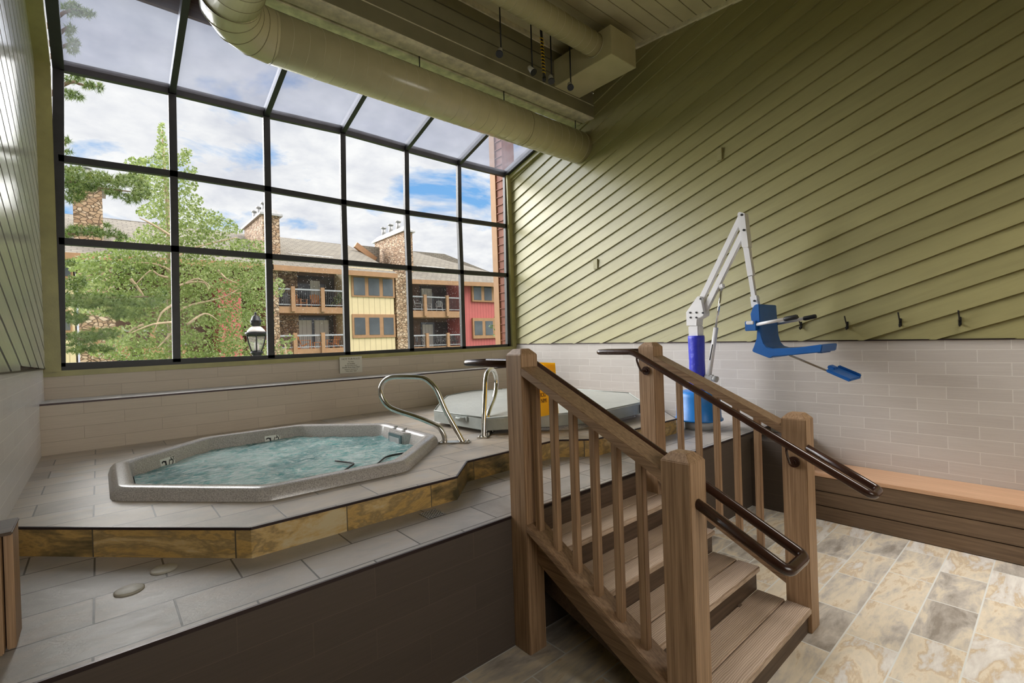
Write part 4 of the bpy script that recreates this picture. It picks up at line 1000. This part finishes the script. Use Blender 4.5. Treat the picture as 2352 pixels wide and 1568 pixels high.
# ------------------------------------------------------------------ patio furniture on the balconies
def adirondack(name, mat, label, px, zdeck, rz, y=YF+.95, grp=None, s=1.0):
    p = onY(y, px, 700); p.z = zdeck
    t = thing(name, label, 'chair', p, grp); c = math.cos(rz); sn = math.sin(rz)
    def w(x, y_, z): return p + Vector((x*c-y_*sn, x*sn+y_*c, z))*s
    def bar(a, b, ww, dd): return MB().bar(w(*a), w(*b), ww*s, dd*s)
    mb = MB()
    for k in range(5): mb.bar(w(-.22+.11*k, -.26, .36), w(-.24+.12*k, .28, .22), .09*s, .025*s)
    mb.build('seat', mat, t)
    mb = MB()
    for k in range(5): mb.bar(w(-.2+.10*k, .26, .22), w(-.27+.135*k, .52, 1.0-.03*abs(k-2)), .09*s, .025*s)
    mb.build('backrest', mat, t)
    for sx in (-1, 1):
        bar((sx*.30, -.27, 0), (sx*.30, -.27, .56), .08, .05).build('leg', mat, t); bar((sx*.30, -.1, .34), (sx*.30, .52, .0), .06, .10).build('leg', mat, t)
        bar((sx*.32, -.34, .57), (sx*.32, .40, .57), .12, .03).build('armrest', mat, t)
    return t
adirondack('deck_chair', M['orange'], 'orange slatted deck chair on the upper left balcony, beside the first post', 690, zA, .6, grp='orange deck chairs on the balconies')
adirondack('deck_chair', M['orange'], 'orange slatted deck chair on the upper left balcony, between the two posts', 725, zA, -.2, grp='orange deck chairs on the balconies')
adirondack('deck_chair', M['orange'], 'orange slatted deck chair on the lower left balcony, facing right beside the first post', 699, zB, 1.2, grp='orange deck chairs on the balconies')
adirondack('deck_chair', M['orange'], 'orange slatted deck chair on the lower left balcony, facing left past the second post', 762, zB, -1.1, grp='orange deck chairs on the balconies')
p = onY(YF+.95, 729, 795); p.z = zB; tb = thing('side_table', 'small orange wooden table between the chairs on the lower left balcony', 'table', p)
MB().box(p+Vector((-.28, -.2, .40)), p+Vector((.28, .2, .44))).build('tabletop', M['orange'], tb)
for sx in (-1, 1):
    for sy in (-1, 1): MB().box(p+Vector((sx*.24-.025, sy*.16-.025, 0)), p+Vector((sx*.24+.025, sy*.16+.025, .40))).build('leg', M['orange'], tb)
def patio(name, mat, label, px, zdeck, rz, grp, y=YF+.9):
    p = onY(y, px, 700); p.z = zdeck; t = thing(name, label, 'chair', p, grp); c = math.cos(rz); sn = math.sin(rz)
    def w(x, y_, z): return p + Vector((x*c-y_*sn, x*sn+y_*c, z))
    MB().bar(w(0, -.24, .42), w(0, .24, .40), .48, .04).build('seat', mat, t)
    mb = MB(); arch = [w(-.24, .24, .40), w(-.25, .30, .72), w(-.15, .34, .90), w(.15, .34, .90), w(.25, .30, .72), w(.24, .24, .40)]
    mb.tube(bez(arch, 4), .03, 6)
    for k in range(4): mb.bar(w(-.14+.093*k, .25, .42), w(-.14+.093*k, .33, .88), .045, .02)
    mb.build('backrest', mat, t)
    for sx in (-1, 1):
        MB().tube([w(sx*.22, -.22, .42), w(sx*.25, -.25, 0)], .022, 6).build('leg', mat, t); MB().tube([w(sx*.22, .22, .40), w(sx*.25, .30, 0)], .022, 6).build('leg', mat, t)
        MB().tube(bez([w(sx*.26, .28, .66), w(sx*.28, .0, .66), w(sx*.27, -.22, .62), w(sx*.25, -.24, .42)], 4), .025, 6).build('armrest', mat, t)
for px, rz, lb in ((961, 1.0, 'white plastic chair at the left end of the upper right balcony'), (981, .25, 'white plastic chair in the middle of the upper right balcony, left of the second post'), (1009, -.5, 'white plastic chair nearest the right post of the upper right balcony')):
    patio('plastic_chair', M['whiteplastic'], lb, px, zC, rz, 'white plastic chairs on the upper right balcony')
for px, rz, lb in ((962, .8, 'dark patio chair at the left end of the lower right balcony'), (1011, 0, 'dark patio chair left of the right post of the lower right balcony'), (1043, .3, 'dark patio chair right of the posts of the lower right balcony')):
    patio('patio_chair', M['darkplastic'], lb, px, zD_, rz, 'dark patio chairs on the lower right balcony')
p = onY(YF+1.3, 651, 690); p.z = zA
gr = thing('covered_grill', 'dark covered grill at the left end of the upper left balcony', 'grill', p)
cv_ = [(.34, .0), (.36, .45), (.37, .78), (.30, .98), (.16, 1.06), (0, 1.07)]
MB().lathe(p, cv_, 14).build('grill_cover', M['darkplastic'], gr)
MB().lathe(p, [(.37, .02), (.375, .05), (.36, .06), (0, .06)], 14).build('cover_hem', M['iron'], gr)
# ------------------------------------------------------------------ foliage
def leaf_mesh(mb, P, s, rnd):
    a = Vector((rnd.gauss(0, 1), rnd.gauss(0, 1), rnd.gauss(0, 1))).normalized(); b = a.orthogonal().normalized(); cc = a.cross(b)
    an = rnd.random()*6.28; u = b*math.cos(an)+cc*math.sin(an); v = a.cross(u)
    mb.add([P-u*s, P+v*s*.62, P+u*s, P-v*s*.62], [(0, 1, 2, 3)])
def blobs_to_pts(blobs, y0, dy, dens, rnd):
    for cx_, cy_, rx, ry in blobs:
        for _ in range(int(dens*rx*ry)):
            r = math.sqrt(rnd.random()); a = rnd.random()*6.28318
            yield onY(y0+max(-1.7, min(1.7, rnd.gauss(0, 1)))*dy, cx_+rx*r*math.cos(a), cy_+ry*r*math.sin(a))
rnd = random.Random(11)
YA = 13.5
asp = [(371, 298, 8, 18), (372, 325, 12, 18), (374, 350, 20, 22), (352, 372, 38, 14), (312, 372, 26, 11), (408, 368, 30, 14), (428, 352, 14, 13), (438, 392, 16, 11), (372, 405, 55, 24), (320, 412, 26, 14), (415, 425, 40, 22),
       (345, 440, 40, 16), (405, 462, 62, 24), (440, 500, 74, 24), (352, 485, 40, 18), (500, 520, 46, 22), (395, 535, 90, 26), (545, 530, 14, 6), (478, 565, 94, 26), (330, 565, 90, 22), (572, 572, 44, 24), (600, 600, 26, 30),
       (260, 600, 100, 24), (400, 615, 150, 30), (540, 630, 80, 34), (330, 660, 150, 30), (470, 680, 130, 34), (590, 660, 44, 40), (640, 660, 14, 22), (250, 700, 90, 26), (400, 725, 130, 28), (530, 740, 70, 34), (590, 720, 40, 30), (345, 770, 120, 26), (470, 790, 90, 26),
       (300, 805, 100, 22), (420, 822, 120, 14), (545, 800, 40, 26), (600, 800, 20, 22), (220, 640, 50, 24), (190, 610, 40, 16)]
tr1 = thing('leafy_tree', 'tall pale green leafy tree filling the left half of the window', 'tree', (onY(YA, 396, 700).x, YA, ZG))
mb = MB()
for i, P in enumerate(blobs_to_pts(asp, YA, .9, .52, rnd)): leaf_mesh(mb, P, rnd.uniform(.022, .043), rnd)
mb.build('crown', M['leaf'], tr1, fix=False)
tb_ = [Vector((onY(YA, 396, 700).x, YA, ZG))] + [onY(YA, *q) for q in ((397, 760), (393, 640), (388, 520), (379, 400), (372, 300))]
MB().tube(bez(tb_, 5), [.13-.12*i/25 for i in range(26)], 8).build('trunk', M['bark'], tr1)
for k, pts in enumerate((((395, 625), (375, 612), (340, 604), (300, 603)), ((395, 640), (365, 632), (345, 622), (310, 655)), ((396, 700), (370, 720), (355, 760)), ((394, 600), (430, 575), (480, 560), (545, 545)),
                         ((396, 660), (440, 648), (470, 650), (480, 668)), ((397, 740), (350, 745), (300, 765)), ((396, 720), (440, 700), (520, 680), (580, 640)), ((397, 760), (380, 780), (360, 800)), ((390, 540), (350, 515), (320, 500)), ((420, 655), (455, 640), (490, 662)), ((300, 640), (325, 672), (340, 700)), ((430, 745), (470, 720), (500, 735)), ((330, 745), (305, 755), (290, 772)), ((500, 620), (520, 640), (545, 650)))):
    P = [onY(YA-1.1-.25*(k % 3), *q) for q in pts]; MB().tube(bez(P, 4), [.03-.022*i/(4*(len(P)-1)) for i in range(4*(len(P)-1)+1)], 6).build('branch', M['bark'], tr1)
YP = 10.0
pine = [(165, 20, 24, 16), (195, 32, 22, 10), (160, 70, 12, 14), (168, 105, 16, 18), (172, 180, 28, 9), (210, 196, 22, 9), (228, 200, 8, 8), (160, 215, 18, 10), (180, 222, 16, 6), (153, 325, 9, 8), (156, 347, 8, 7),
        (165, 395, 28, 14), (185, 420, 40, 18), (225, 408, 32, 14), (262, 418, 34, 14), (300, 412, 34, 16), (325, 440, 20, 20), (170, 450, 26, 14), (262, 442, 22, 12), (300, 455, 24, 12), (205, 432, 20, 8), (160, 535, 22, 10), (195, 528, 40, 9), (240, 536, 40, 8), (278, 545, 14, 8), (246, 514, 9, 7),
        (160, 605, 14, 8), (170, 650, 30, 16), (200, 690, 50, 18), (255, 690, 60, 16), (320, 690, 60, 14), (365, 672, 22, 10), (170, 730, 30, 14), (190, 775, 44, 12), (235, 765, 40, 12), (170, 800, 30, 10), (220, 800, 40, 8), (285, 720, 50, 12), (150, 690, 14, 20)]
tr2 = thing('pine_tree', 'pine tree with needled boughs reaching in at the left window edge', 'tree', (onY(YP, 30, 600).x, YP, ZG))
mb = MB()
for P in blobs_to_pts(pine, YP, .45, .17, rnd):
    d0 = Vector((rnd.gauss(.3, 1), rnd.gauss(0, 1), rnd.gauss(.3, 1))).normalized()
    for _ in range(13):
        d = (d0*.55+Vector((rnd.gauss(0, 1), rnd.gauss(0, 1), rnd.gauss(0, 1))).normalized()).normalized(); s_ = d.orthogonal().normalized()*.0062; L = rnd.uniform(.05, .09)
        mb.add([P-s_, P+s_, P+d*L], [(0, 1, 2)])
mb.build('needles', M['needle'], tr2, fix=False)
zt_ = onY(YP, 100, -80).z; xt_ = onY(YP, 30, 600).x
MB().tube([(xt_, YP, ZG), (xt_-.1, YP, H), (xt_, YP, zt_)], [.2, .16, .08], 10).build('trunk', M['pinebark'], tr2)
for pts in (((20, 500), (150, 420), (200, 425), (235, 432), (300, 440)), ((20, 300), (145, 195), (190, 195), (232, 200)), ((20, 380), (140, 330), (160, 325)), ((20, 600), (150, 540), (220, 535), (285, 548)),
            ((20, 750), (150, 690), (215, 685), (370, 680)), ((20, 840), (145, 775), (190, 780), (250, 765)), ((20, 150), (145, 30), (200, 30)), ((20, 220), (140, 110), (175, 105)), ((20, 200), (145, 70), (168, 70))):
    P = [onY(YP, *q) for q in pts]; P[0] = Vector((xt_, YP, P[0].z)); MB().tube(bez(P, 4), [.04-.03*i/(4*(len(P)-1)) for i in range(4*(len(P)-1)+1)], 6).build('branch', M['pinebark'], tr2)
def shrub(name, label, blobs, y0, dens, size, mat, stem, zb=None):
    zb = ZG if zb is None else zb
    t = thing(name, label, 'plant' if zb > ZG else 'shrub', (onY(y0, *stem).x, y0, zb)); mb = MB()
    for P in blobs_to_pts(blobs, y0, .25, dens, rnd): leaf_mesh(mb, P, rnd.uniform(size*.6, size), rnd)
    mb.build('foliage', M[mat], t, fix=False)
    q = onY(y0, *stem); MB().tube([(q.x, y0, zb), (q.x+.05, y0, (q.z+zb)/2), q], [.06, .045, .015], 6).build('stem', M['bark'], t)
shrub('sapling', 'small light green sapling beside the street lamp', [(650, 790, 16, 14), (668, 776, 12, 10), (640, 805, 14, 10), (655, 812, 20, 8)], 11.0, .16, .05, 'leaf', (655, 790))
shrub('young_pine', 'tip of a young pine near the right edge of the window', [(1140, 733, 8, 8), (1134, 748, 12, 6), (1145, 756, 10, 8), (1140, 768, 8, 6)], 12.0, .35, .05, 'needle', (1142, 755))
shrub('balcony_plant', 'green potted plant at the right end of the upper left balcony', [(780, 676, 8, 8), (776, 688, 10, 8), (772, 698, 12, 4)], YF+.8, .5, .13, 'leaf', (777, 690), zA)
bp_ = bpy.data.objects['balcony_plant']; MB().lathe(bp_.location, [(.13, 0), (.18, .26), (.19, .30), (0, .30)], 14).build('pot', M['brown'], bp_)
# ------------------------------------------------------------------ street lamp
YLP = 9.3
c0 = onY(YLP, 588.5, 770); mpp = (onY(YLP, 589.5, 770)-c0).length*.985; xb = c0.x
zz = lambda py: onY(YLP, 588.5, py).z
lp = thing('street_lamp', 'black post-top street lamp with opal dome and glass lantern outside the window', 'street lamp', (xb, YLP, ZG))
def lat(prof, nm, mt, par=None, n=20): return MB().lathe((xb, YLP, 0), [(r*mpp, zz(py)) for r, py in prof], n).build(nm, M[mt], par or lp)
lat([(1, 716), (3, 720), (2, 723), (9, 727), (12, 735), (14, 737), (12, 741), (13, 745), (9, 748), (9, 751), (0, 751)], 'cap', 'blackmetal')
lat([(9, 749), (14, 752), (20, 758), (23, 765), (0, 765)], 'dome', 'opal')
lat([(25, 762), (26.5, 764), (26, 768), (22, 772), (0, 772)], 'collar', 'blackmetal')
lan = lat([(20, 771), (21, 780), (17, 795), (12, 806)], 'lantern_glass', 'clearlamp')
for k in range(6):
    a = 2*PI*k/6+.3; dd = Vector((math.cos(a), math.sin(a), 0)); P = [Vector((xb, YLP, zz(py)))+dd*r*mpp for r, py in ((24, 769), (22, 780), (18, 794), (13, 806))]
    MB().tube(bez(P, 4), .011, 6).build('lantern_bar', M['blackmetal'], lan)
MB().tube([(xb, YLP, zz(806)), (xb, YLP, zz(785))], [.05, .03], 10).build('bulb', M['opal'], lan)
lat([(12, 805), (15, 808), (15, 811), (11, 814), (11, 818), (14, 822), (9, 828), (0, 828)], 'base_collar', 'blackmetal')
MB().tube([(xb, YLP, ZG), (xb, YLP, zz(826))], [.09, .06], 14).build('post', M['blackmetal'], lp)
